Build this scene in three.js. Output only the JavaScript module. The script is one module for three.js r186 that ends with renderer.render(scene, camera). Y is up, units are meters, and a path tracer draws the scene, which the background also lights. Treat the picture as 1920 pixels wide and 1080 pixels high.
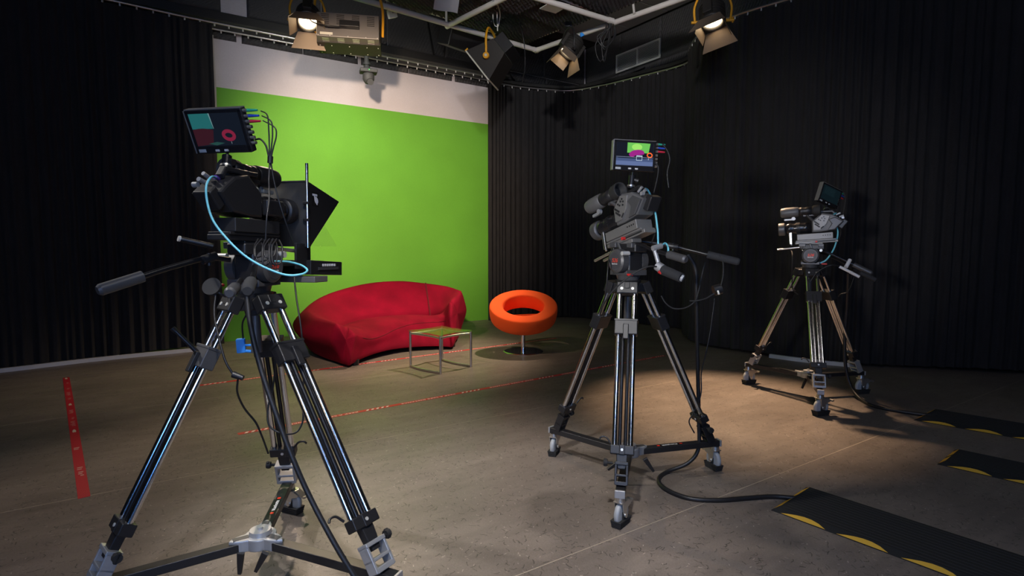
import * as THREE from 'three';
import { RoundedBoxGeometry } from 'three/addons/geometries/RoundedBoxGeometry.js';
import { mergeGeometries, mergeVertices, toCreasedNormals } from 'three/addons/utils/BufferGeometryUtils.js';
import { RectAreaLightUniformsLib } from 'three/addons/lights/RectAreaLightUniformsLib.js';

// ------------------------------------------------------------------ camera, light, exposure
const F = 1050, CAM_H = 1.4, PITCH = Math.atan(80 / F);
const scene = new THREE.Scene();
scene.background = new THREE.Color(0x000000);
const camera = new THREE.PerspectiveCamera(2 * Math.atan(540 / F) * 180 / Math.PI, 16 / 9, 0.05, 60);
camera.position.set(0, CAM_H, 0);
camera.rotation.x = -PITCH;
const renderer = new THREE.WebGLRenderer({ antialias: true });
renderer.toneMapping = THREE.LinearToneMapping;
renderer.toneMappingExposure = 1.0;
renderer.shadowMap.enabled = true;
RectAreaLightUniformsLib.init();
const AMBER = new THREE.Color().setRGB(1.0, 0.66, 0.40), WARM = new THREE.Color().setRGB(1.0, 0.76, 0.53), NEUTRAL = new THREE.Color().setRGB(1.0, 0.95, 0.90), COOL = new THREE.Color().setRGB(0.10, 0.36, 1.0);
const POWER = {                       // candela of the spots, nits of the panels
  fresnelBack: 30, fresnelCorner: 70, fresnelSide: 110, fresnelKey: 44, floodA: 175, floodB: 40, fresnelStand: 55, fresnelTop: 46, fresnelHigh: 60,
  softBox: 50, softAngled: 22, stripWhite: 18, display: 6, panelWhite: 16, panelBlue: 11, panelLong: 11,
};

// ------------------------------------------------------------------ small maths
const V = (x, y, z) => new THREE.Vector3(x, y, z);
const UPV = V(0, 1, 0);
let seed = 7;
const rnd = () => { seed = (seed * 1664525 + 1013904223) >>> 0; return seed / 4294967296; };
const rr = (a, b) => a + (b - a) * rnd();
const ray = (px, py) => V((px - 960) / F, -(py - 540) / F, -1).applyAxisAngle(V(1, 0, 0), -PITCH);
const P = (px, py, h = 0) => { const d = ray(px, py), k = (h - CAM_H) / d.y; return V(d.x * k, h, d.z * k); };        // pixel on the level y = h
const Q = (px, py, d) => { const r = ray(px, py), k = d * F / 1000 / -r.z; return V(r.x * k, CAM_H + r.y * k, r.z * k); }; // pixel at a depth
const A0 = P(430, 640, 0), B0 = P(905, 600, 0);
const W = B0.clone().sub(A0).normalize(), N = V(-W.z, 0, W.x);      // along the painted wall, out of it
const PHI = Math.atan2(-W.z, W.x);
const room = (s, t, h = 0) => V(A0.x + W.x * s + N.x * t, h, A0.z + W.z * s + N.z * t);
const toRoom = (p) => { const d = p.clone().sub(A0); return [d.x * W.x + d.z * W.z, d.x * N.x + d.z * N.z]; };
const onWall = (px, py, s) => { const d = ray(px, py); const o = V(0, CAM_H, 0), k = (s - (o.clone().sub(A0).dot(W))) / d.dot(W); return o.addScaledVector(d, k); };

// ------------------------------------------------------------------ geometry kit
const at = (g, x, y, z, rx = 0, ry = 0, rz = 0) => { g.applyMatrix4(new THREE.Matrix4().compose(V(x, y, z), new THREE.Quaternion().setFromEuler(new THREE.Euler(rx, ry, rz)), V(1, 1, 1))); return g; };
const box = (w, h, d, r = 0.004, x = 0, y = 0, z = 0, rx = 0, ry = 0, rz = 0) => at(r ? new RoundedBoxGeometry(w, h, d, 2, Math.min(r, w / 2.01, h / 2.01, d / 2.01)) : new THREE.BoxGeometry(w, h, d), x, y, z, rx, ry, rz);
const cyl = (r1, r2, h, n = 20, x = 0, y = 0, z = 0, rx = 0, ry = 0, rz = 0) => at(new THREE.CylinderGeometry(r1, r2, h, n), x, y, z, rx, ry, rz);
const cylZ = (r1, r2, h, n, x, y, z) => cyl(r1, r2, h, n, x, y, z, Math.PI / 2, 0, 0);     // r1 at +z end
const cylX = (r1, r2, h, n, x, y, z) => cyl(r1, r2, h, n, x, y, z, 0, 0, -Math.PI / 2);
const rod = (a, b, r, n = 12, r2 = r) => {
  const d = b.clone().sub(a), g = new THREE.CylinderGeometry(r2, r, d.length(), n);
  g.applyMatrix4(new THREE.Matrix4().compose(a.clone().add(b).multiplyScalar(0.5), new THREE.Quaternion().setFromUnitVectors(UPV, d.normalize()), V(1, 1, 1)));
  return g;
};
const tube = (pts, r, seg = 0, n = 8, closed = false) => new THREE.TubeGeometry(new THREE.CatmullRomCurve3(pts, closed, 'centripetal'), seg || pts.length * 8, r, n, closed);
const lathe = (pts, n = 32) => new THREE.LatheGeometry(pts.map(([r, y]) => new THREE.Vector2(r, y)), n);
const extrude = (pts, depth, bevel = 0.004) => {
  const s = new THREE.Shape(pts.map(([x, y]) => new THREE.Vector2(x, y)));
  return at(new THREE.ExtrudeGeometry(s, { depth: depth - 2 * bevel, bevelEnabled: bevel > 0, bevelSize: bevel, bevelThickness: bevel, bevelSegments: 2, bevelOffset: -bevel }), 0, 0, -depth / 2 + bevel);
};
const merge = (gs) => {
  const list = [].concat(gs).map((g) => { const q = g.index ? g.toNonIndexed() : g; for (const k of Object.keys(q.attributes)) if (!['position', 'normal', 'uv'].includes(k)) q.deleteAttribute(k); return q; });
  return list.length === 1 ? list[0] : mergeGeometries(list);
};
const taken = new Map();
const numbered = (n) => { const k = taken.get(n) || 0; taken.set(n, k + 1); return k ? n + '_' + String(k).padStart(3, '0') : n; };
function part(parent, name, gs, mat) { const m = new THREE.Mesh(merge(gs), mat); m.name = name; parent.add(m); return m; }
function each(parent, name, gs, mat) { for (const g of gs) part(parent, name, g, mat); }
function sub(parent, name) { const g = new THREE.Group(); g.name = name; parent.add(g); return g; }
function thing(name, label, category, pos = V(0, 0, 0), turn = 0, group) {
  const o = new THREE.Group(); o.name = numbered(name); o.position.copy(pos); o.rotation.y = turn; scene.add(o);
  o.userData = { label, category }; if (group) o.userData.group = group; return o;
}
function single(name, gs, mat, label, category, group) {
  const m = new THREE.Mesh(merge(gs), mat); m.name = numbered(name); scene.add(m);
  m.userData = { label, category }; if (group) m.userData.group = group; return m;
}
function struct(name, label, category) { const o = new THREE.Group(); o.name = name; scene.add(o); o.userData = { kind: 'structure', label, category }; return o; }
const inRoom = (o) => { o.position.copy(A0); o.rotation.y = PHI; return o; };   // local x = along the wall, z = out of it

// ------------------------------------------------------------------ textures
function hash2(x, y, s) { let h = (x * 374761393 + y * 668265263 + s * 1442695041) | 0; h = Math.imul(h ^ (h >>> 13), 1274126177); h ^= h >>> 16; return (h >>> 0) / 4294967296; }
function vnoise(x, y, per, s) {
  const xi = Math.floor(x), yi = Math.floor(y), fx = x - xi, fy = y - yi, u = fx * fx * (3 - 2 * fx), v = fy * fy * (3 - 2 * fy);
  const w = (a) => ((a % per) + per) % per;
  const a = hash2(w(xi), w(yi), s), b = hash2(w(xi + 1), w(yi), s), c = hash2(w(xi), w(yi + 1), s), d = hash2(w(xi + 1), w(yi + 1), s);
  return a + (b - a) * u + (c - a) * v + (a - b - c + d) * u * v;
}
function fbm(x, y, per, oct, s) { let f = 0, a = 0.5, t = 0; for (let i = 0; i < oct; i++) { f += a * vnoise(x, y, per, s + i); t += a; x *= 2; y *= 2; per *= 2; a *= 0.5; } return f / t; }
function dataTex(n, fn, srgb, rep) {
  const d = new Uint8Array(n * n * 4);
  for (let j = 0; j < n; j++) for (let i = 0; i < n; i++) { const c = fn(i / n, j / n), o = (j * n + i) * 4; for (let k = 0; k < 3; k++) d[o + k] = Math.max(0, Math.min(255, c[k])); d[o + 3] = 255; }
  const t = new THREE.DataTexture(d, n, n); t.wrapS = t.wrapT = THREE.RepeatWrapping; t.magFilter = THREE.LinearFilter; t.minFilter = THREE.LinearMipmapLinearFilter; t.generateMipmaps = true;
  if (srgb) t.colorSpace = THREE.SRGBColorSpace; if (rep) t.repeat.set(rep, rep); t.needsUpdate = true; return t;
}
function canvasTex(w, h, draw) {
  const c = document.createElement('canvas'); c.width = w; c.height = h; draw(c.getContext('2d'), w, h);
  const t = new THREE.CanvasTexture(c); t.colorSpace = THREE.SRGBColorSpace; t.magFilter = THREE.LinearFilter; return t;
}
// linoleum: mottled streaks with short dark and pale flecks, one tile = 3 m
const FL = 1024, floorRGB = new Float32Array(FL * FL * 3), floorRough = new Float32Array(FL * FL);
for (let j = 0; j < FL; j++) for (let i = 0; i < FL; i++) {
  const u = i / FL, v = j / FL, o = j * FL + i;
  const big = fbm(u * 4, v * 4, 4, 3, 11) - 0.5, streak = fbm(u * 12, v * 60, 12, 3, 21) - 0.5, fine = hash2(i, j, 5) - 0.5;
  const k = 1 + big * 0.30 + streak * 0.16 + fine * 0.13;
  floorRGB[o * 3] = 117 * k; floorRGB[o * 3 + 1] = 108 * k; floorRGB[o * 3 + 2] = 101 * k;
  floorRough[o] = 0.46 + (fbm(u * 8, v * 8, 8, 4, 31) - 0.5) * 0.30;
}
for (let q = 0; q < 5200; q++) {
  let x = rnd() * FL, y = rnd() * FL; const a = rnd() * Math.PI, dark = rnd() < 0.72, len = dark ? rr(5, 13) : rr(2, 6), gain = dark ? rr(0.42, 0.8) : rr(1.15, 1.6), bend = rr(-0.2, 0.2);
  for (let s = 0; s < len; s++) { const o = ((y | 0) & (FL - 1)) * FL + ((x | 0) & (FL - 1)); for (let k = 0; k < 3; k++) floorRGB[o * 3 + k] *= gain; x += Math.cos(a + bend * s) + FL; y += Math.sin(a + bend * s) + FL; x %= FL; y %= FL; }
}
const floorMap = dataTex(FL, (u, v) => { const o = (Math.round(v * FL) * FL + Math.round(u * FL)) * 3; return [floorRGB[o], floorRGB[o + 1], floorRGB[o + 2]]; }, true);
const floorRoughMap = dataTex(FL, (u, v) => { const r = floorRough[Math.round(v * FL) * FL + Math.round(u * FL)] * 255; return [r, r, r]; }, false);
const suede = dataTex(512, (u, v) => { const k = 205 + 60 * (fbm(u * 6, v * 6, 6, 5, 41) - 0.5) + 34 * (hash2(u * 512 | 0, v * 512 | 0, 3) - 0.5); return [k, k, k]; }, true);
const weave = dataTex(256, (u, v) => { const k = 128 + 70 * Math.sin(u * 256 * Math.PI / 2) * Math.sin(v * 256 * Math.PI / 2) + 50 * (hash2(u * 256 | 0, v * 256 | 0, 9) - 0.5); return [k, k, k]; }, false);
const wallNoise = dataTex(512, (u, v) => { const k = 236 + 26 * (fbm(u * 5, v * 5, 5, 4, 51) - 0.5) + 10 * (hash2(u * 512 | 0, v * 512 | 0, 8) - 0.5); return [k, k, k]; }, true);
const clothGrain = dataTex(256, (u, v) => { const k = 200 + 50 * (fbm(u * 40, v * 6, 40, 3, 61) - 0.5) + 50 * (hash2(u * 256 | 0, v * 256 | 0, 2) - 0.5); return [k, k, k]; }, true);

// ------------------------------------------------------------------ materials
const std = (r, g, b, rough, metal = 0, extra = {}) => new THREE.MeshStandardMaterial({ color: new THREE.Color().setRGB(r, g, b), roughness: rough, metalness: metal, side: THREE.DoubleSide, ...extra });
const M = {
  floor: new THREE.MeshStandardMaterial({ map: floorMap, roughnessMap: floorRoughMap, roughness: 1, metalness: 0 }),
  seam: std(0.42, 0.36, 0.28, 0.6),
  green: std(0.15, 0.47, 0.035, 0.75, 0, { map: wallNoise }), white: std(0.66, 0.62, 0.68, 0.85, 0, { map: wallNoise }),
  plinth: std(0.55, 0.56, 0.60, 0.7), blackPaint: std(0.012, 0.012, 0.013, 0.6), foam: std(0.05, 0.049, 0.053, 0.8), ceilGrey: std(0.20, 0.19, 0.21, 0.9), darkCeil: std(0.02, 0.02, 0.02, 0.95),
  curtain: new THREE.MeshPhysicalMaterial({ color: new THREE.Color().setRGB(0.026, 0.025, 0.028), map: clothGrain, roughness: 0.95, side: THREE.DoubleSide, sheen: 0.25, sheenRoughness: 0.6, sheenColor: new THREE.Color().setRGB(0.10, 0.10, 0.11) }),
  paleCurtain: std(0.42, 0.40, 0.40, 0.9), pipe: std(0.60, 0.57, 0.55, 0.5), alu: std(0.55, 0.55, 0.56, 0.35, 0.9),
  chrome: std(0.78, 0.78, 0.80, 0.17, 1), satin: std(0.62, 0.60, 0.58, 0.32, 0.95), cast: std(0.42, 0.43, 0.45, 0.45, 0.55), zinc: std(0.62, 0.60, 0.57, 0.30, 0.9),
  black: std(0.014, 0.014, 0.016, 0.42), blackSatin: std(0.018, 0.018, 0.02, 0.5), blackGloss: std(0.012, 0.012, 0.014, 0.2), blackTube: std(0.012, 0.012, 0.014, 0.28, 0.3), rubber: std(0.016, 0.016, 0.017, 0.75), foamGrip: std(0.020, 0.021, 0.024, 0.9),
  gunmetal: std(0.085, 0.085, 0.09, 0.42, 0.35), body: std(0.115, 0.115, 0.118, 0.5, 0.2), recorder: std(0.20, 0.195, 0.19, 0.45, 0.4), greyWheel: std(0.36, 0.38, 0.40, 0.45),
  red: std(0.55, 0.02, 0.02, 0.5), cable: std(0.012, 0.012, 0.014, 0.45), cyan: std(0.16, 0.55, 0.66, 0.45), plugGreen: std(0.02, 0.35, 0.22, 0.5), plugBlue: std(0.02, 0.07, 0.50, 0.5), plugRed: std(0.55, 0.02, 0.05, 0.5), plugPurple: std(0.13, 0.06, 0.35, 0.5), plugWhite: std(0.6, 0.6, 0.62, 0.5), skyBlue: std(0.04, 0.30, 0.85, 0.5),
  yellow: std(0.74, 0.34, 0.012, 0.45), yellowMat: std(0.62, 0.36, 0.03, 0.75), fixture: std(0.035, 0.032, 0.030, 0.5, 0.3), fixtureGrey: std(0.20, 0.185, 0.18, 0.5, 0.4), doorInner: std(0.20, 0.15, 0.11, 0.55, 0.2),
  sofa: new THREE.MeshPhysicalMaterial({ color: new THREE.Color().setRGB(0.34, 0.003, 0.030), specularIntensity: 0.25, map: suede, bumpMap: suede, bumpScale: 0.002, roughness: 0.9, side: THREE.DoubleSide, sheen: 0.10, sheenRoughness: 0.5, sheenColor: new THREE.Color().setRGB(0.9, 0.10, 0.14) }),
  sofaSeam: std(0.11, 0.002, 0.008, 1.0),
  orange: new THREE.MeshPhysicalMaterial({ color: new THREE.Color().setRGB(0.86, 0.085, 0.004), roughness: 0.9, bumpMap: weave, bumpScale: 0.0008, side: THREE.DoubleSide, sheen: 0.3, sheenColor: new THREE.Color().setRGB(1, 0.3, 0.05) }),
  mat: std(0.010, 0.010, 0.010, 0.95), glass: new THREE.MeshPhysicalMaterial({ color: new THREE.Color().setRGB(0.86, 0.93, 0.82), roughness: 0.10, transmission: 1, thickness: 0, ior: 1.5 }),
  paper: std(0.42, 0.42, 0.43, 0.8), panelWhite: std(0.6, 0.6, 0.6, 0.6), tapeRed: std(0.55, 0.03, 0.05, 0.55), dot: std(0.75, 0.75, 0.72, 0.4, 0.5), pale: std(0.62, 0.6, 0.52, 0.6),
};
const glow = (c, k) => new THREE.MeshStandardMaterial({ color: 0x000000, emissive: c, emissiveIntensity: k, roughness: 0.6 });
const M_lens = glow(new THREE.Color().setRGB(1, 0.78, 0.48), 13), M_softGlow = glow(new THREE.Color().setRGB(0.95, 1, 0.85), 1.5);

// ------------------------------------------------------------------ the room
const CEIL = 5.4, S0 = -6, S1 = 6.75, S2 = 9.5, T1 = 6.0, T2 = 12.5;
const planarUV = (g, k) => { const p = g.attributes.position, uv = g.attributes.uv; for (let i = 0; i < p.count; i++) uv.setXY(i, p.getX(i) / k, p.getZ(i) / k); return g; };
const wallUV = (g, k) => { const p = g.attributes.position, uv = g.attributes.uv; for (let i = 0; i < p.count; i++) uv.setXY(i, (p.getX(i) + p.getZ(i)) / k, p.getY(i) / k); return g; };
{
  const o = inRoom(struct('floor', 'brown flecked linoleum floor laid in wide sheets', 'floor'));
  const seams = [-0.4, 1.45, 3.3, 5.2, 7.15, 9.05, 10.9, T2 + 0.3];
  for (let i = 0; i + 1 < seams.length; i++) {
    const a = seams[i] + 0.002, b = seams[i + 1] - 0.002;
    part(o, 'linoleum_sheet', planarUV(box(S2 - S0 + 1, 0.04, b - a, 0, (S0 + S2) / 2, -0.02, (a + b) / 2), 3), M.floor);
    if (i) part(o, 'seam', box(S2 - S0, 0.0385, 0.004, 0, (S0 + S2) / 2, -0.0191, seams[i]), M.seam);
  }
  part(o, 'subfloor', box(S2 - S0 + 1, 0.1, T2 + 1.2, 0, (S0 + S2) / 2, -0.091, T2 / 2), M.blackPaint);
}
// egg-crate foam: one bumpy slab; thin sides close it against the wall
const foamCache = new Map();
function foamGeo(w, h, pitch = 0.055, depth = 0.038) {
  const key = w.toFixed(2) + 'x' + h.toFixed(2); if (foamCache.has(key)) return foamCache.get(key);
  const nx = Math.max(3, Math.round(w / pitch * 3)), ny = Math.max(3, Math.round(h / pitch * 3));
  const g = new THREE.PlaneGeometry(w, h, nx, ny), p = g.attributes.position;
  for (let i = 0; i < p.count; i++) {
    const x = p.getX(i), y = p.getY(i), edge = Math.abs(Math.abs(x) - w / 2) < 1e-4 || Math.abs(Math.abs(y) - h / 2) < 1e-4;
    const row = Math.round(y / pitch), b = 0.5 + 0.5 * Math.cos(2 * Math.PI * (x / pitch + (row & 1) * 0.5)) * Math.cos(2 * Math.PI * y / pitch);
    p.setZ(i, edge ? 0 : 0.014 + depth * b);
  }
  g.computeVertexNormals(); foamCache.set(key, g); return g;
}
function foamRun(o, s0, s1, y0, y1, place) {            // row of foam panels about a metre long
  const n = Math.max(1, Math.round((s1 - s0) / 1.0)), w = (s1 - s0) / n;
  for (let i = 0; i < n; i++) { const m = new THREE.Mesh(foamGeo(w - 0.006, y1 - y0 - 0.006), M.foam); m.name = 'foam_panel'; place(m, s0 + w * (i + 0.5), (y0 + y1) / 2); o.add(m); }
}
{
  const o = inRoom(struct('wall_back', 'studio back wall painted chroma green below a white band, foam above', 'wall'));
  part(o, 'wall_slab', box(S2 - S0, CEIL, 0.2, 0, (S0 + S2) / 2, CEIL / 2, -0.103), M.white);
  const gl = -1.0, gr = 4.62, top = 3.625;
  const g1 = part(o, 'green_paint', wallUV(box(gr - gl, top, 0.006, 0, (gl + gr) / 2, top / 2, 0), 3), M.green); g1.userData.label = 'chroma green painted screen';
  const g2 = part(o, 'white_paint', wallUV(box(gr - gl, 4.6 - top, 0.006, 0, (gl + gr) / 2, (4.6 + top) / 2, 0), 3), M.white); g2.userData.label = 'white painted band';
  const put = (m, s, y) => { m.position.set(s, y, 0.005); };
  const sOf = (px, py) => { const d = ray(px, py), c = V(0, CAM_H, 0), k = -c.clone().sub(A0).dot(N) / d.dot(N); const p = c.addScaledVector(d, k); return [toRoom(p)[0], p.y]; };
  const [ga] = sOf(443, 60), [gb] = sOf(452, 60), [gc] = sOf(671, 112), [gd] = sOf(676, 112), [ge] = sOf(847, 140), [gf] = sOf(852, 140), [gh] = sOf(394, 65);
  foamRun(o, gh, ga, 4.285, 4.66, put); foamRun(o, gb, gc, 4.28, 4.66, put); foamRun(o, gd, ge, 4.28, 4.66, put); foamRun(o, gf, 6.7, 4.28, 4.66, put);
  const [pa] = sOf(414, 10), [pb] = sOf(462, 10);
  foamRun(o, -2.2, pa, 4.66, CEIL, put); foamRun(o, pb, 6.7, 4.66, CEIL, put);
}
{
  const o = inRoom(struct('wall_right', 'side wall covered with black egg crate foam above the curtain track', 'wall'));
  part(o, 'wall_slab', box(0.2, CEIL, T1, 0, S1 + 0.1, CEIL / 2, T1 / 2), M.blackPaint);
  foamRun(o, 0.05, T1, 3.95, 4.67, (m, t, y) => { m.rotation.y = -Math.PI / 2; m.position.set(S1 - 0.002, y, t); });
  foamRun(o, 0.05, T1, 4.67, CEIL, (m, t, y) => { m.rotation.y = -Math.PI / 2; m.position.set(S1 - 0.002, y, t); });
  part(o, 'return_slab', box(S2 - S1, CEIL, 0.2, 0, (S1 + S2) / 2, CEIL / 2, T1 - 0.1), M.blackPaint);
  foamRun(o, S1, S2, 3.95, CEIL, (m, s, y) => { m.position.set(s, y, T1 + 0.002); });
  part(o, 'far_slab', box(0.2, CEIL, T2 - T1, 0, S2 + 0.1, CEIL / 2, (T1 + T2) / 2), M.blackPaint);
}
{
  const o = inRoom(struct('wall_left', 'dark painted side wall behind the curtain', 'wall'));
  part(o, 'wall_slab', box(0.2, CEIL, T2 + 0.4, 0, S0 - 0.1, CEIL / 2, T2 / 2), M.blackPaint);
  const f = inRoom(struct('wall_front', 'dark painted wall opposite the green screen', 'wall'));
  part(f, 'wall_slab', box(S2 - S0 + 0.4, CEIL, 0.2, 0, (S0 + S2) / 2, CEIL / 2, T2 + 0.1), M.blackPaint);
  const c = inRoom(struct('ceiling', 'dark studio ceiling above the lighting grid', 'ceiling'));
  part(c, 'ceiling_slab', box(S2 - S0 + 0.4, 0.2, T2 + 0.5, 0, (S0 + S2) / 2, CEIL + 0.1, T2 / 2), M.darkCeil);
  for (let i = 0; i < 6; i++) part(c, 'grey_panel', box(2.3, 0.02, 0.88, 0.003, 5.5, CEIL - 0.012, 0.9 + i * 0.9), M.ceilGrey);
}
// ------------------------------------------------------------------ curtains and their tracks
function resample(pts, step) { const c = new THREE.CatmullRomCurve3(pts, false, 'centripetal'), n = Math.round(c.getLength() / step); c.arcLengthDivisions = 400; return c.getSpacedPoints(n); }
function curtainGeo(pts, top, hem, wave, amp, sd, sag = 0.02) {
  seed = sd; const step = 0.014, line = resample(pts, step), n = line.length, rows = 14;
  const ph = new Float32Array(n), am = new Float32Array(n); let a = 0, w = wave, k = amp;
  for (let i = 0; i < n; i++) { if (i % 9 === 0) { w = wave * rr(0.55, 1.75); k = amp * rr(0.35, 1.35); } am[i] = i ? am[i - 1] + (k - am[i - 1]) * 0.15 : k; a += step / w * 2 * Math.PI; ph[i] = a; }
  const pos = [], uv = [], idx = [];
  for (let j = 0; j <= rows; j++) for (let i = 0; i < n; i++) {
    const f = j / rows, p = line[i], q = line[Math.min(n - 1, i + 1)], o = line[Math.max(0, i - 1)], tx = q.x - o.x, tz = q.z - o.z, l = Math.hypot(tx, tz);
    const spread = 0.75 + 0.5 * f, drift = 0.35 * Math.sin(i * 0.013 + 3 * f) * f;
    const d = am[i] * spread * (Math.sin(ph[i] + drift) + 0.35 * Math.sin(2.3 * ph[i] + 1.7 + drift * 2)) + 0.012 * f * Math.sin(i * 0.05 + sd);
    const low = hem + sag * (fbm(i * 0.02, 1, 4096, 2, sd) - 0.5);
    pos.push(p.x + tz / l * d, top + (low - top) * f, p.z - tx / l * d); uv.push(i * step, f * (top - hem));
  }
  for (let j = 0; j < rows; j++) for (let i = 0; i + 1 < n; i++) { const b = j * n + i; idx.push(b, b + n, b + 1, b + 1, b + n, b + n + 1); }
  const g = new THREE.BufferGeometry(); g.setAttribute('position', new THREE.Float32BufferAttribute(pos, 3)); g.setAttribute('uv', new THREE.Float32BufferAttribute(uv, 2)); g.setIndex(idx); g.computeVertexNormals(); return g;
}
const TRACK = 4.32;
const drop = (list) => list.map(([x, y]) => P(x, y, 0));
const curLeft = [room(-5.7, 0.55), room(-4, 0.55), ...drop([[2, 697], [180, 676], [330, 661], [391, 655], [421, 652]])];
const curCorner = drop([[917, 603], [960, 599], [1020, 596], [1066, 595], [1120, 599], [1200, 608], [1265, 616], [1284, 620]]);
const curFront = [...drop([[1279, 628], [1288, 637], [1312, 648], [1370, 659], [1440, 669], [1520, 679], [1600, 687], [1760, 695], [1925, 704]]), P(2200, 724), P(2600, 745)];
single('curtain', curtainGeo(curLeft, TRACK - 0.03, 0.05, 0.10, 0.020, 101, 0.03), M.curtain, 'black pleated studio curtain beside the pale narrow curtain and the lone heart tape', 'curtain');
single('curtain', curtainGeo(curCorner, TRACK - 0.03, 0.02, 0.11, 0.026, 202), M.curtain, 'black pleated curtain rounding the room corner behind the orange chair', 'curtain');
single('curtain', curtainGeo(curFront, TRACK - 0.03, 0.045, 0.12, 0.022, 303, 0.02), M.curtain, 'black pleated curtain behind the camera standing by the cable ramps', 'curtain');
single('curtain', curtainGeo([Q(386, 100, 7.55), Q(401, 100, 7.5)].map((p) => V(p.x, 0, p.z)), 4.26, 3.3, 0.05, 0.02, 404), M.paleCurtain, 'narrow gathered pale grey curtain at the edge of the green screen', 'curtain');
function track(pts, label, r = 0.016) {
  const o = thing('curtain_track', label, 'curtain track', V(0, 0, 0), 0, 'ceiling curtain tracks');
  const line = pts.map((p) => V(p.x, TRACK, p.z));
  part(o, 'rail', tube(line, r, 120, 8), M.alu);
  const c = new THREE.CatmullRomCurve3(line, false, 'centripetal'), n = Math.round(c.getLength() / 0.17), gs = [];
  for (const p of c.getSpacedPoints(n)) gs.push(box(0.014, 0.04, 0.014, 0, p.x, p.y - 0.024, p.z));
  part(o, 'gliders', gs, M.panelWhite).userData.kind = 'stuff';
}
const trackBack = [room(-5.7, 0.55), room(-2, 0.55), ...drop([[180, 676], [391, 655]]), room(1.5, 0.52), room(4.0, 0.5)];
track(trackBack, 'long aluminium curtain track in front of the green screen wall');
track([room(-1, 0.3), room(2, 0.3), room(4.4, 0.3)], 'second aluminium curtain track close to the foam strip over the white band', 0.014);
track(curCorner, 'curved aluminium curtain track bending round the corner under the air vent');
track(curFront.slice(0, 10), 'curved aluminium curtain track passing behind the glaring fresnel lamp');
{
  const a = inRoom(thing('track_beam', 'black beam carrying the curtain tracks along the green screen wall', 'beam'));
  part(a, 'beam_board', box(10.5, 0.11, 0.36, 0.004, -0.7, 4.42, 0.36), M.blackPaint);
  for (const s of [-0.62, 1.2, 3.1]) part(a, 'bracket', box(0.035, 0.75, 0.012, 0.002, s, 4.84, 0.36, -0.35), M.blackPaint);
  const b = thing('track_beam', 'black curved beam carrying the corner curtain track below the vent', 'beam');
  const up = curCorner.map((p) => V(p.x, 0, p.z)), wv = resample(up, 0.12), gs = [];
  for (let i = 0; i + 1 < wv.length; i++) { const m = wv[i].clone().add(wv[i + 1]).multiplyScalar(0.5), d = wv[i + 1].clone().sub(wv[i]); gs.push(box(d.length() + 0.03, 0.05, 0.1, 0, m.x, TRACK + 0.045, m.z, 0, Math.atan2(-d.z, d.x), 0)); }
  part(b, 'beam_board', gs, M.blackPaint);
  for (const i of [5, 15, 24]) { const p = wv[Math.min(i, wv.length - 1)]; const [s, t] = toRoom(p); const wl = s > 5.7 ? room(S1, t, TRACK + 0.3) : room(s, 0.02, TRACK + 0.3); part(b, 'bracket', rod(V(p.x, TRACK + 0.06, p.z), wl, 0.014, 6), M.blackPaint); }
}
// pale plinths showing under the hems
function plinth(name, pts, label) {
  const o = struct(name, label, 'baseboard'); const gs = [];
  const line = resample(pts, 0.25);
  for (let i = 0; i + 1 < line.length; i++) { const m = line[i].clone().add(line[i + 1]).multiplyScalar(0.5), d = line[i + 1].clone().sub(line[i]); gs.push(box(d.length() + 0.01, 0.045, 0.04, 0, m.x, 0.0225, m.z, 0, Math.atan2(-d.z, d.x), 0)); }
  part(o, 'plinth', gs, M.plinth);
}
const back = (p, d) => p.clone().multiplyScalar(1 + d / Math.hypot(p.x, p.z)).setY(0);
plinth('baseboard_left', [P(-60, 703), P(2, 697), P(180, 676), P(330, 661), P(392, 655)].map((p) => back(p, -0.05)), 'pale plinth showing below the hem of the black curtain by the green screen');
plinth('baseboard_right', [P(1444, 669), P(1480, 674), P(1520, 679), P(1600, 687)].map((p) => back(p, -0.05)), 'pale plinth showing below the hem behind the dolly');

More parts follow.
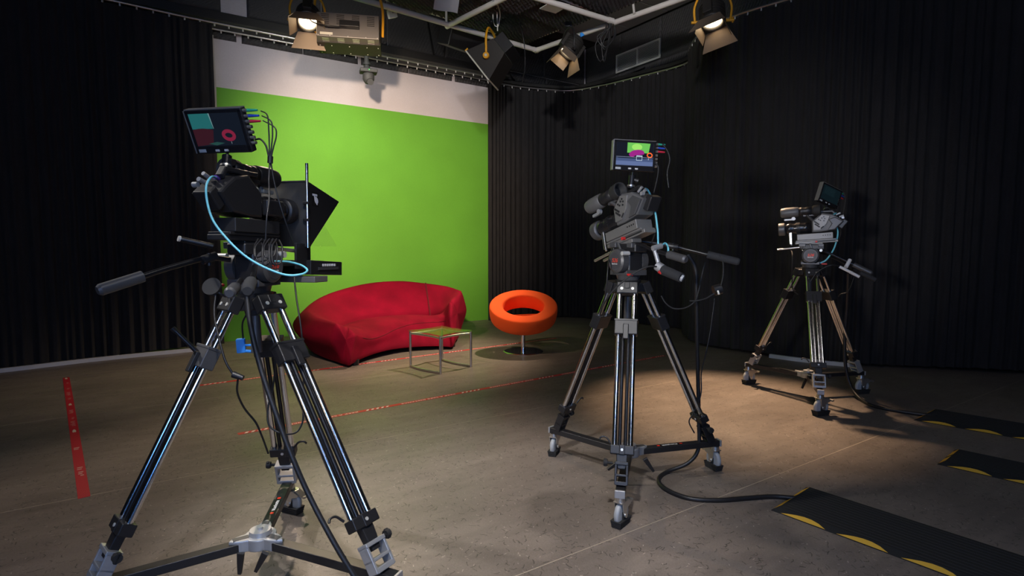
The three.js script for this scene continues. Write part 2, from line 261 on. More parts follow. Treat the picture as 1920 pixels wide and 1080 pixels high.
// ------------------------------------------------------------------ ceiling grid
{
  const H = 4.35, p = (x, y) => P(x, y, H);
  const pipes = [
    [p(1006, 94), p(520, -47), 'long white grid pipe running along the green screen wall from the grid corner'],
    [p(1006, 94), p(1430, -56), 'white grid pipe running from the grid corner past the air vent'],
    [p(840, 48), p(990, -26), 'white grid pipe crossing beside the hanging sheet of paper'],
    [p(1146, 39), p(980, -12), 'white grid pipe meeting the tied bundle of cables'],
  ];
  for (const [a, b, l] of pipes) { const o = thing('grid_pipe', l, 'pipe', V(0, 0, 0), 0, 'white lighting grid pipes'); part(o, 'pipe_tube', rod(a, b, 0.034, 16), M.pipe); part(o, 'end_coupling', rod(a.clone().addScaledVector(b.clone().sub(a).normalize(), -0.03), a.clone().addScaledVector(b.clone().sub(a).normalize(), 0.06), 0.038, 16), M.pipe); }
  const T = 4.52, q = (x, y) => P(x, y, T);
  // foam cloud with white edge trims
  const corner = q(985, 78), e1 = q(560, -52), e2 = q(1330, -48), far = e1.clone().add(e2).sub(corner);
  const o = thing('acoustic_cloud', 'hanging ceiling raft of black egg crate foam with white edge trims', 'ceiling raft');
  const ux = e1.clone().sub(corner), uz = e2.clone().sub(corner), lx = ux.length(), lz = uz.length(); ux.normalize(); uz.normalize();
  part(o, 'edge_trim', rod(corner, e1, 0.02, 8), M.pipe); part(o, 'edge_trim', rod(corner, e2, 0.02, 8), M.pipe);
  const nA = Math.ceil(lx / 0.9), nB = Math.ceil(lz / 0.9);
  const rot = new THREE.Matrix4().makeBasis(ux, uz, ux.clone().cross(uz).normalize());
  for (let i = 0; i < nA; i++) for (let j = 0; j < nB; j++) {
    const g = foamGeo(lx / nA, lz / nB), m = new THREE.Mesh(g, M.foam); m.name = 'foam_panel';
    const c = corner.clone().addScaledVector(ux, lx / nA * (i + 0.5)).addScaledVector(uz, lz / nB * (j + 0.5)); c.y = T + 0.01;
    const z = ux.clone().cross(uz); const flip = z.y > 0;
    const bs = flip ? new THREE.Matrix4().makeBasis(uz, ux, uz.clone().cross(ux).normalize()) : rot;
    if (flip) m.geometry = foamGeo(lz / nB, lx / nA);
    m.quaternion.setFromRotationMatrix(bs); m.position.copy(c); o.add(m);
  }
  part(o, 'backing_board', (() => { const s = [corner, e1, far, e2].map((v) => v.clone()); const g = new THREE.BufferGeometry(); const top = s.map((v) => V(v.x, T + 0.03, v.z)); const pts = [top[0], top[1], top[2], top[0], top[2], top[3]]; g.setFromPoints(pts); g.setAttribute('uv', new THREE.Float32BufferAttribute(new Array(12).fill(0), 2)); g.computeVertexNormals(); return g; })(), M.blackPaint);
  const wt = q(1040, 6); part(o, 'bare_tile', box(0.26, 0.012, 0.30, 0, wt.x, T - 0.045, wt.z, 0, PHI, 0), M.panelWhite);
  part(o, 'cross_bar', rod(P(1187, 4, T), P(1189, 24, H), 0.016, 8), M.pipe);
  part(o, 'edge_trim', rod(q(1125, 24), q(1040, -6), 0.02, 8), M.pipe);
  const jb = p(735, 26); const j = thing('junction_box', 'small white junction box on the long grid pipe', 'junction box'); part(j, 'box_body', box(0.11, 0.1, 0.07, 0.008, jb.x, jb.y, jb.z, 0.2, PHI, 0.25), M.panelWhite); part(j, 'cover_screw', cylZ(0.008, 0.008, 0.01, 8, jb.x + 0.02, jb.y, jb.z + 0.045), M.cast);
  const pp = thing('paper_sheet', 'crumpled grey paper sheet hung on the grid near the crossing pipe', 'paper');
  const c0 = P(838, 6, 4.42); const sg = new THREE.PlaneGeometry(0.3, 0.3, 10, 10), sp = sg.attributes.position; for (let i = 0; i < sp.count; i++) sp.setZ(i, 0.03 * Math.sin(sp.getX(i) * 16) + 0.02 * Math.cos(sp.getY(i) * 19)); sg.computeVertexNormals();
  part(pp, 'sheet', at(sg, c0.x, c0.y + 0.06, c0.z, 0.1, 0.3, -0.12), M.paper); part(pp, 'tape_tab', box(0.025, 0.13, 0.004, 0, c0.x - 0.01, c0.y - 0.16, c0.z, 0, 0.3, 0), M.pale);
  // tied cables around the pipe junction
  const b0 = P(1136, 45, 4.33), cb = thing('cable_bundle', 'black cables tied round the grid pipe and drooping', 'cable');
  seed = 77;
  for (let i = 0; i < 5; i++) { const w = rr(0.1, 0.35), d = rr(0.25, 0.6), x = rr(-0.08, 0.06); part(cb, 'loop', tube([V(b0.x + x, b0.y + 0.07, b0.z + 0.05), V(b0.x + x + 0.05, b0.y - 0.05, b0.z + 0.06), V(b0.x + x - w * 0.4, b0.y - d * 0.6, b0.z + 0.05), V(b0.x + x - w * 0.1, b0.y - d, b0.z + 0.04), V(b0.x + x + w * 0.4, b0.y - d * 0.5, b0.z + 0.02), V(b0.x + x + 0.08, b0.y + 0.05, b0.z)], 0.008, 40, 6), M.cable); }
  single('hanging_wire', tube([P(926, -4, 4.35), Q(924, 20, 7.4), Q(926, 44, 7.4), Q(932, 52, 7.4), Q(937, 36, 7.4), P(931, -2, 4.35)], 0.007, 40, 6), M.pipe, 'thin pale wire looping above the yellow-yoked soft light', 'wire');
  single('hanging_wire', tube([P(933, -4, 4.35), Q(932, 26, 7.4), Q(933, 58, 7.4)], 0.008, 20, 6), M.pipe, 'thin pale wire hanging straight inside the wire loop above the soft light', 'wire');
  single('hanging_wire', tube([P(968, -5, 4.4), Q(971, 30, 7.6), Q(982, 75, 7.6), Q(984, 130, 7.7), Q(978, 158, 7.8)], 0.006, 40, 6), M.cable, 'thin black wire hanging beside the grid corner', 'wire');
}
// air vent in the foam wall
{
  const tl = onWall(1155, 104, S1 - 0.06), br = onWall(1237, 118, S1 - 0.06), bl = onWall(1155, 138, S1 - 0.06);
  const [, t0] = toRoom(tl), [, t1] = toRoom(br), y0 = bl.y, y1 = tl.y, w = t1 - t0, h = y1 - y0, o = inRoom(thing('air_vent', 'white louvred air vent set in the black foam wall', 'vent'));
  const s = S1 - 0.05, f = 0.03, mid = (t0 + t1) / 2, ym = (y0 + y1) / 2;
  part(o, 'frame', [box(0.03, f, w, 0.004, s, y1 - f / 2, mid), box(0.03, f, w, 0.004, s, y0 + f / 2, mid), box(0.03, h, f, 0.004, s, ym, t0 + f / 2), box(0.03, h, f, 0.004, s, ym, t1 - f / 2), box(0.03, h, f * 0.8, 0.004, s, ym, mid)], M.panelWhite);
  part(o, 'duct_back', box(0.01, h - 0.02, w - 0.02, 0, s + 0.02, ym, mid), M.blackPaint);
  for (const [a, b] of [[t0 + f, mid - f * 0.4], [mid + f * 0.4, t1 - f]]) for (let i = 0; i < 14; i++) part(o, 'slat', box(0.012, 0.004, b - a, 0, s - 0.002, y0 + f + (h - 2 * f) * (i + 0.5) / 14, (a + b) / 2, 0, 0, -0.3), M.panelWhite);
}
{ // wall loudspeaker
  const p = Q(866, 72, 8.4), o = thing('loudspeaker', 'black loudspeaker box mounted below the grid pipe on the foam wall', 'speaker', p, PHI);
  part(o, 'cabinet', box(0.62, 0.34, 0.34, 0.02, 0, 0, 0, 0.35, 0.1, -0.1), M.black); part(o, 'grille', box(0.58, 0.3, 0.012, 0.004, 0, -0.06, 0.168, 0.35, 0.1, -0.1), M.rubber); part(o, 'bracket', box(0.06, 0.05, 0.5, 0.004, 0, 0.1, -0.3), M.blackPaint);
}

// ------------------------------------------------------------------ studio lamps
function frameTo(p, q) { const z = q.clone().sub(p).normalize(), x = UPV.clone().cross(z).normalize(), y = z.clone().cross(x); return new THREE.Matrix4().makeBasis(x, y, z); }
function fresnel(label, pos, target, cd, { scale = 1, cone = 0.62, color = WARM, yoke = M.yellow, knobs = false, stand = false, doors = [0.55, 0.55, 0.55, 0.55], roll = 0, hang = 4.35, soft = 3 } = {}) {
  const o = thing('fresnel_lamp', label, 'studio lamp', pos, 0, 'fresnel lamps on the lighting grid');
  const R = frameTo(pos, target).multiply(new THREE.Matrix4().makeRotationZ(roll)).multiply(new THREE.Matrix4().makeScale(scale, scale, scale)), b = (g) => g.applyMatrix4(R);
  part(o, 'housing', [b(at(lathe([[0.001, -0.26], [0.09, -0.255], [0.125, -0.22], [0.135, -0.12], [0.135, 0], [0.142, 0.004], [0.142, 0.03], [0.11, 0.032], [0.105, 0.0], [0.1, -0.02]], 28), 0, 0, 0, Math.PI / 2)), b(box(0.1, 0.05, 0.2, 0.008, 0, 0.145, -0.11)), b(box(0.12, 0.05, 0.2, 0.008, 0, -0.145, -0.11))], M.fixture);
  each(o, 'cooling_ribs', [-0.06, -0.10, -0.14, -0.18].map((z) => b(cylZ(0.143, 0.143, 0.008, 28, 0, 0, z))), M.fixture);
  part(o, 'lens', b(at(lathe([[0.0005, 0.02], [0.04, 0.014], [0.07, 0.006], [0.1, -0.004], [0.1, -0.012], [0.0005, -0.012]], 28), 0, 0, 0, Math.PI / 2)), M_lens);
  const names = [[0, 1], [0, -1], [1, 0], [-1, 0]];
  names.forEach(([dx, dy], i) => {
    const big = i < 2, w0 = 0.12, w1 = big ? 0.2 : 0.12, L = big ? 0.2 : 0.15, sh = extrude([[-w0, 0], [w0, 0], [w1, L], [-w1, L]], 0.004, 0);
    const g = at(sh, 0, 0, 0, Math.PI / 2 - 0, 0, 0);                     // leaf lies along +z
    at(g, 0, 0, 0, -doors[i], 0, 0); at(g, 0, 0.125, 0.03);
    if (dy === -1) at(g, 0, 0, 0, 0, 0, Math.PI); if (dx === 1) at(g, 0, 0, 0, 0, 0, -Math.PI / 2); if (dx === -1) at(g, 0, 0, 0, 0, 0, Math.PI / 2);
    part(o, 'barn_door', b(g), M.doorInner);
  });
  const xh = V(1, 0, 0).applyMatrix4(frameTo(pos, target)).setY(0).normalize(), w = 0.19 * scale;
  const U = [xh.clone().multiplyScalar(w), xh.clone().multiplyScalar(w * 1.04).setY(0.16 * scale), xh.clone().multiplyScalar(w * 0.7).setY(0.29 * scale), V(0, 0.33 * scale, 0), xh.clone().multiplyScalar(-w * 0.7).setY(0.29 * scale), xh.clone().multiplyScalar(-w * 1.04).setY(0.16 * scale), xh.clone().multiplyScalar(-w)];
  if (!stand) part(o, 'yoke', tube(U, 0.013 * scale, 48, 8), yoke);
  each(o, 'pivot_knob', [rod(xh.clone().multiplyScalar(0.13 * scale), xh.clone().multiplyScalar(0.23 * scale), 0.016, 10), rod(xh.clone().multiplyScalar(-0.13 * scale), xh.clone().multiplyScalar(-0.23 * scale), 0.016, 10), rod(xh.clone().multiplyScalar(0.215 * scale).setY(-0.03), xh.clone().multiplyScalar(0.215 * scale).setY(0.03), 0.010, 8)], yoke);
  if (stand) { part(o, 'stand_pole', rod(V(0, -0.2, 0), V(0, -pos.y + 0.2, 0), 0.016, 12), M.black); part(o, 'stand_yoke', tube([xh.clone().multiplyScalar(w), xh.clone().multiplyScalar(w).setY(-0.14), V(0, -0.2, 0), xh.clone().multiplyScalar(-w).setY(-0.14), xh.clone().multiplyScalar(-w)], 0.012, 40, 8), M.black); for (let i = 0; i < 3; i++) { const a = i * 2.094; part(o, 'stand_leg', rod(V(0, -pos.y + 0.45, 0), V(Math.cos(a) * 0.4, -pos.y + 0.012, Math.sin(a) * 0.4), 0.012, 10), M.black); } }
  else part(o, 'pipe_clamp', [rod(V(0, 0.32 * scale, 0), V(0, Math.max(0.36 * scale, hang - pos.y), 0), 0.014, 10), box(0.09, 0.07, 0.06, 0.01, 0, Math.max(0.38 * scale, hang - pos.y), 0)], M.black);
  if (knobs) [[M.plugWhite, -0.05], [M.skyBlue, 0.035]].forEach(([m, x]) => part(o, 'control_cup', b(at(lathe([[0.001, 0.03], [0.018, 0.028], [0.035, -0.02], [0.03, -0.024], [0.001, -0.024]], 16), x + 0.02, -0.02, -0.31, -0.5)), m));
  const L = new THREE.SpotLight(color, cd, 0, cone, 0.6, 2); L.name = 'lamp_beam';
  const dir = target.clone().sub(pos).normalize(); L.position.copy(dir).multiplyScalar(0.045 * scale); o.add(L); L.target.position.copy(dir).multiplyScalar(3); o.add(L.target); L.target.name = 'beam_target';
  L.castShadow = true; L.shadow.radius = soft; return o;
}
fresnel('fresnel lamp with brown barn doors and yellow yoke beside the vented soft box', Q(577, 40, 6.35), V(-1.3, 0, -3.2), POWER.fresnelBack, { scale: 0.95, cone: 0.46, doors: [0.1, 0.75, 0.5, 0.6] });
fresnel('fresnel lamp with a white and a blue control cup near the grid corner', Q(1065, 98, 7.45), Q(700, 640, 6.6).setY(0.1), POWER.fresnelCorner, { scale: 0.95, cone: 0.52, knobs: true, yoke: M.black, doors: [0.1, 0.6, 0.5, 0.3] });
fresnel('glaring fresnel lamp hung above the curved curtain track of the front curtain', Q(1336, 40, 6.2), V(1.95, 0, -4.9), POWER.fresnelSide, { scale: 1.0, cone: 0.34, color: AMBER, doors: [0.4, 0.45, 0.25, 0.25], roll: 0.5 });
fresnel('fresnel lamp on the grid out beyond the dark curtain', V(-4.3, 4.1, -2.9), V(-0.4, 0.2, -2.8), POWER.fresnelKey, { cone: 0.27, color: NEUTRAL });
fresnel('fresnel flood on the grid before the photographer aimed at the green wall', V(-1.1, 3.15, -2.9), room(2.3, 0, 2.1), POWER.floodA, { cone: 0.43, color: WARM, soft: 4 });
fresnel('fresnel flood on the grid near the dark curtain aimed at the sofa', V(-2.6, 4.25, -3.9), V(-1.1, 0.1, -7.0), POWER.floodB, { cone: 0.36, color: WARM, soft: 4 });
fresnel('fresnel lamp on a black floor stand beside the photographer', V(-1.5, 1.75, 0.25), V(3.0, 1.75, -6.7), POWER.fresnelStand, { cone: 0.27, color: NEUTRAL, stand: true, soft: 9 });
fresnel('fresnel lamp on the grid straight over the photographer', V(-0.3, 4.1, -0.5), V(-0.2, 0, -2.75), POWER.fresnelTop, { cone: 0.37, color: NEUTRAL, soft: 5 });
fresnel('fresnel lamp on the grid over the photographer raking the foam corner', V(0.3, 4.0, -1.6), V(1.2, 4.7, -10.0), POWER.fresnelHigh, { cone: 0.34, color: NEUTRAL, soft: 5 });
function softPanel(label, pos, target, w, h, color, nits) {
  const o = thing('soft_panel_light', label, 'studio lamp', pos, 0, 'soft panels on the grid over the photographer'), R = frameTo(pos, target), b = (g) => g.applyMatrix4(R);
  part(o, 'housing', b(box(w + 0.06, h + 0.06, 0.09, 0.01, 0, 0, -0.05)), M.fixture);
  part(o, 'diffuser', b(box(w, h, 0.006, 0, 0, 0, -0.003)), glow(color, 3));
  const xh = V(1, 0, 0).applyMatrix4(R).setY(0).normalize(), e = w / 2 + 0.06;
  part(o, 'yoke', tube([xh.clone().multiplyScalar(e), xh.clone().multiplyScalar(e).setY(0.3), V(0, 0.42, 0), xh.clone().multiplyScalar(-e).setY(0.3), xh.clone().multiplyScalar(-e)], 0.014, 40, 8), M.yellow);
  part(o, 'drop_rod', rod(V(0, 0.42, 0), V(0, CEIL - pos.y - 0.004, 0), 0.014, 8), M.black);
  const L = new THREE.RectAreaLight(color, nits, w, h); L.name = 'panel_light'; o.add(L); L.position.copy(target.clone().sub(pos).normalize()).multiplyScalar(0.012); o.updateMatrixWorld(true); L.lookAt(target); L.castShadow = true;
}
softPanel('tall white strip light hung behind the photographer before the blue display', V(0.1, 2.0, 1.7), V(0.1, 1.2, -3.0), 0.26, 0.9, NEUTRAL, POWER.stripWhite);
softPanel('white soft panel light hung from the ceiling behind the photographer', V(0.0, 3.7, 1.3), V(0.2, 0.8, -3.6), 0.40, 0.5, NEUTRAL, POWER.panelWhite);
softPanel('blue soft panel light beside the white panel on the dark curtain side', V(-0.7, 3.7, 1.2), V(-0.4, 0.8, -3.2), 0.5, 0.5, COOL, POWER.panelBlue);
softPanel('blue soft panel light beside the white panel on the cable ramp side', V(0.7, 3.7, 1.2), V(0.6, 0.8, -3.2), 0.5, 0.5, COOL, POWER.panelBlue);
softPanel('long white soft panel light hung from the ceiling ahead of the photographer', V(0.75, 4.1, -0.9), V(2.6, 0.6, -5.2), 0.9, 0.4, NEUTRAL, POWER.panelLong);
{ // blue display behind the photographer: what the metal legs mirror
  const p = V(-0.1, 1.85, 2.2), o = thing('floor_display', 'wide display glowing blue on a floor stand behind the photographer', 'display', V(p.x, 0, p.z), Math.PI), w = 2.2, h = 1.1;
  part(o, 'housing', box(w + 0.06, h + 0.06, 0.06, 0.01, 0, p.y, -0.035), M.black); part(o, 'screen', box(w, h, 0.004, 0, 0, p.y, -0.003), glow(COOL, 2.0));
  part(o, 'stand_pole', box(0.1, 1.4, 0.05, 0.01, 0, 0.7, -0.09), M.black); part(o, 'stand_foot', box(1.2, 0.04, 0.6, 0.01, 0, 0.02, -0.09), M.black);
  const L = new THREE.RectAreaLight(COOL, POWER.display, w, h); L.name = 'screen_light'; L.position.set(0, p.y, 0.004); L.rotation.y = Math.PI; o.add(L); L.castShadow = true;
}
{ // fluorescent soft box seen from behind, throws onto the green wall
  const p = Q(655, 62, 6.5), target = room(2.1, 0, 3.35), o = thing('soft_box_light', 'wide vented soft box light with yellow yoke seen from its connector side', 'studio lamp', p);
  const R = frameTo(p, target), b = (g) => g.applyMatrix4(R), w = 0.70;
  part(o, 'housing', [b(box(w, 0.30, 0.20, 0.01, 0, 0, -0.05))], M.fixtureGrey);
  part(o, 'hood', [b(box(w + 0.02, 0.012, 0.24, 0.002, 0, 0.155, 0.08, 0)), b(box(w + 0.02, 0.012, 0.24, 0.002, 0, -0.155, 0.08)), b(box(0.012, 0.32, 0.24, 0.002, w / 2 + 0.005, 0, 0.08)), b(box(0.012, 0.32, 0.24, 0.002, -w / 2 - 0.005, 0, 0.08))], M.fixture);
  for (let k = 0; k < 4; k++) for (let i = 0; i < 6; i++) part(o, 'vent_slot', b(box(0.085, 0.006, 0.006, 0, -0.255 + k * 0.17, 0.12 - i * 0.022, -0.151)), M.blackPaint);
  for (let k = 0; k < 4; k++) for (let i = 0; i < 3; i++) part(o, 'vent_slot', b(box(0.075, 0.004, 0.010, 0, -0.255 + k * 0.17, -0.1505, -0.11 + i * 0.03)), M.satin);
  part(o, 'connector_box', [b(box(0.22, 0.075, 0.07, 0.008, -0.02, -0.01, -0.18))], M.black);
  part(o, 'rating_label', b(box(0.14, 0.03, 0.002, 0, 0.24, -0.115, -0.152)), M.pale);
  part(o, 'rivets', [-0.33, -0.2, 0, 0.2, 0.33].flatMap((x) => [b(cylZ(0.006, 0.006, 0.006, 6, x, -0.138, -0.151)), b(cyl(0.006, 0.006, 0.006, 6, x, -0.1625, 0.02)), b(cyl(0.006, 0.006, 0.006, 6, x, -0.1625, 0.17))]), M.dot).userData.kind = 'stuff';
  part(o, 'tube_panel', b(box(w - 0.03, 0.28, 0.006, 0, 0, 0, 0.055)), M_softGlow);
  const xh = V(1, 0, 0).applyMatrix4(R).setY(0).normalize(), e = 0.385;
  part(o, 'yoke', tube([xh.clone().multiplyScalar(e).setY(-0.02), xh.clone().multiplyScalar(e).setY(0.3), xh.clone().multiplyScalar(e * 0.85).setY(0.46), V(0, 0.5, 0), xh.clone().multiplyScalar(-e * 0.85).setY(0.46), xh.clone().multiplyScalar(-e).setY(0.3), xh.clone().multiplyScalar(-e).setY(-0.02)], 0.016, 60, 8), M.yellow);
  part(o, 'power_cord', tube([xh.clone().multiplyScalar(-0.05).add(V(0, 0, 0.17)), xh.clone().multiplyScalar(0.2).add(V(0, -0.02, 0.25)), xh.clone().multiplyScalar(0.4).add(V(0, 0.08, 0.12)), xh.clone().multiplyScalar(0.42).add(V(0, 0.3, 0)), xh.clone().multiplyScalar(0.36).add(V(0, 0.55, 0))], 0.009, 40, 6), M.cable);
  part(o, 'pipe_clamp', rod(V(0, 0.48, 0), V(0, 0.62, 0), 0.016, 8), M.black);
  const L = new THREE.RectAreaLight(new THREE.Color().setRGB(1, 0.97, 0.86), POWER.softBox, w - 0.05, 0.26); L.name = 'tube_light'; o.add(L);
  const d = target.clone().sub(p).normalize(); L.position.copy(d).multiplyScalar(0.066); o.updateMatrixWorld(true); L.lookAt(target); L.castShadow = true;
}
{ // angled soft light with flared housing
  const p = Q(922, 117, 7.6), target = p.clone().add(V(-3.1, -2.5, -0.7)), o = thing('soft_light', 'black flared soft light with yellow rim and yoke near the grid corner', 'studio lamp', p);
  const R = frameTo(p, target).multiply(new THREE.Matrix4().makeScale(0.95, 0.95, 0.95)), b = (g) => g.applyMatrix4(R);
  const prism = (k, d0, d1) => at(extrude([[-d1, 0.27 * k], [-d1, -0.27 * k], [d0, -0.13 * k], [d0, 0.13 * k]].map(([z, y]) => [z, y]), 0.012, 0.001), 0, 0, 0, 0, Math.PI / 2, 0);   // flat side cheek
  for (const x of [-0.26, 0.26]) part(o, 'side_cheek', b(at(prism(1, 0.22, 0.18), x, 0, 0)), M.fixture);
  const slant = Math.atan2(0.14, 0.40), len = Math.hypot(0.14, 0.40);
  part(o, 'top_sheet', b(box(0.53, 0.008, len, 0.001, 0, 0.20, -0.02, -slant)), M.fixture); part(o, 'bottom_sheet', b(box(0.53, 0.008, len, 0.001, 0, -0.20, -0.02, slant)), M.fixture);
  part(o, 'rear_box', b(box(0.50, 0.26, 0.16, 0.008, 0, 0, -0.30)), M.black);
  each(o, 'reflector', [b(box(0.50, 0.006, len - 0.03, 0.001, 0, 0.185, 0.0, -slant)), b(box(0.50, 0.006, len - 0.03, 0.001, 0, -0.185, 0.0, slant))], M.pale);
  part(o, 'front_rim', b(box(0.55, 0.02, 0.05, 0.002, 0, 0.275, 0.165)), M.yellow);
  each(o, 'front_edge', [b(box(0.55, 0.012, 0.02, 0.002, 0, -0.272, 0.18)), b(box(0.014, 0.54, 0.02, 0.002, 0.27, 0, 0.182)), b(box(0.014, 0.54, 0.02, 0.002, -0.27, 0, 0.182))], M.pale);
  part(o, 'tube_panel', b(box(0.44, 0.24, 0.006, 0, 0, 0, -0.20)), M_softGlow);
  const logo = new THREE.Mesh(new THREE.PlaneGeometry(0.22, 0.05), new THREE.MeshStandardMaterial({ roughness: 0.6, map: canvasTex(256, 60, (c, w, h) => { c.fillStyle = '#e0a526'; c.fillRect(0, 0, w, h); c.fillStyle = '#151515'; c.font = 'bold 46px sans-serif'; c.textAlign = 'center'; c.textBaseline = 'middle'; c.fillText('DeSisti', w / 2, h / 2 + 2); }) }));
  const lg = new THREE.PlaneGeometry(0.24, 0.055); at(lg, 0, 0.2862, 0.165, -Math.PI / 2, 0, Math.PI); b(lg); logo.geometry = lg; logo.name = 'name_plate'; logo.material.side = THREE.DoubleSide; o.add(logo);
  const xh = V(1, 0, 0).applyMatrix4(R).setY(0).normalize(), e = 0.29;
  part(o, 'yoke', tube([xh.clone().multiplyScalar(e).setY(-0.02), xh.clone().multiplyScalar(e).setY(0.26), xh.clone().multiplyScalar(e * 0.6).setY(0.40), V(0, 0.42, 0), xh.clone().multiplyScalar(-e * 0.6).setY(0.40), xh.clone().multiplyScalar(-e).setY(0.26), xh.clone().multiplyScalar(-e).setY(-0.02)], 0.016, 60, 8), M.yellow);
  for (const k of [-1, 1]) part(o, 'yoke_plate', rod(xh.clone().multiplyScalar(k * (e - 0.015)), xh.clone().multiplyScalar(k * (e + 0.02)), 0.042, 20), M.yellow);
  each(o, 'pivot_bolt', [rod(xh.clone().multiplyScalar(e), xh.clone().multiplyScalar(e + 0.03), 0.018, 12), rod(xh.clone().multiplyScalar(-e), xh.clone().multiplyScalar(-e - 0.03), 0.018, 12)], M.dot);
  part(o, 'pipe_clamp', rod(V(0, 0.42, 0), V(0, 0.55, 0), 0.016, 8), M.black);
  const L = new THREE.RectAreaLight(new THREE.Color().setRGB(1, 0.92, 0.8), POWER.softAngled, 0.42, 0.22); L.name = 'tube_light'; o.add(L);
  const d = target.clone().sub(p).normalize(); L.position.copy(d).multiplyScalar(-0.19); o.updateMatrixWorld(true); L.lookAt(target); L.castShadow = true;
}
{ // remote camera on a drop pole
  const p = Q(691, 148, 7.55), o = thing('dome_camera', 'black remote camera hanging on a pole before the white band', 'camera', p);
  part(o, 'drop_pole', rod(V(-0.02, 0.16, 0), V(-0.03, 0.62, 0), 0.032, 14), M.rubber);
  part(o, 'pole_collar', [cyl(0.05, 0.05, 0.03, 16, -0.02, 0.2, 0), cyl(0.04, 0.05, 0.05, 16, -0.02, 0.15, 0)], M.rubber);
  part(o, 'base_plate', box(0.23, 0.05, 0.17, 0.012, 0, 0.1, 0, 0, 0.35, 0), M.rubber);
  part(o, 'camera_head', [at(lathe([[0.001, -0.08], [0.05, -0.07], [0.078, -0.02], [0.078, 0.04], [0.06, 0.07], [0.001, 0.075]], 24), 0, 0.01, 0), rod(V(0.02, -0.03, 0.02), V(0.05, -0.07, 0.10), 0.042, 18)], M.rubber);
  part(o, 'status_light', box(0.012, 0.012, 0.01, 0.002, 0.035, 0.1, 0.09), glow(new THREE.Color().setRGB(0.05, 1, 0.15), 1.2));
}

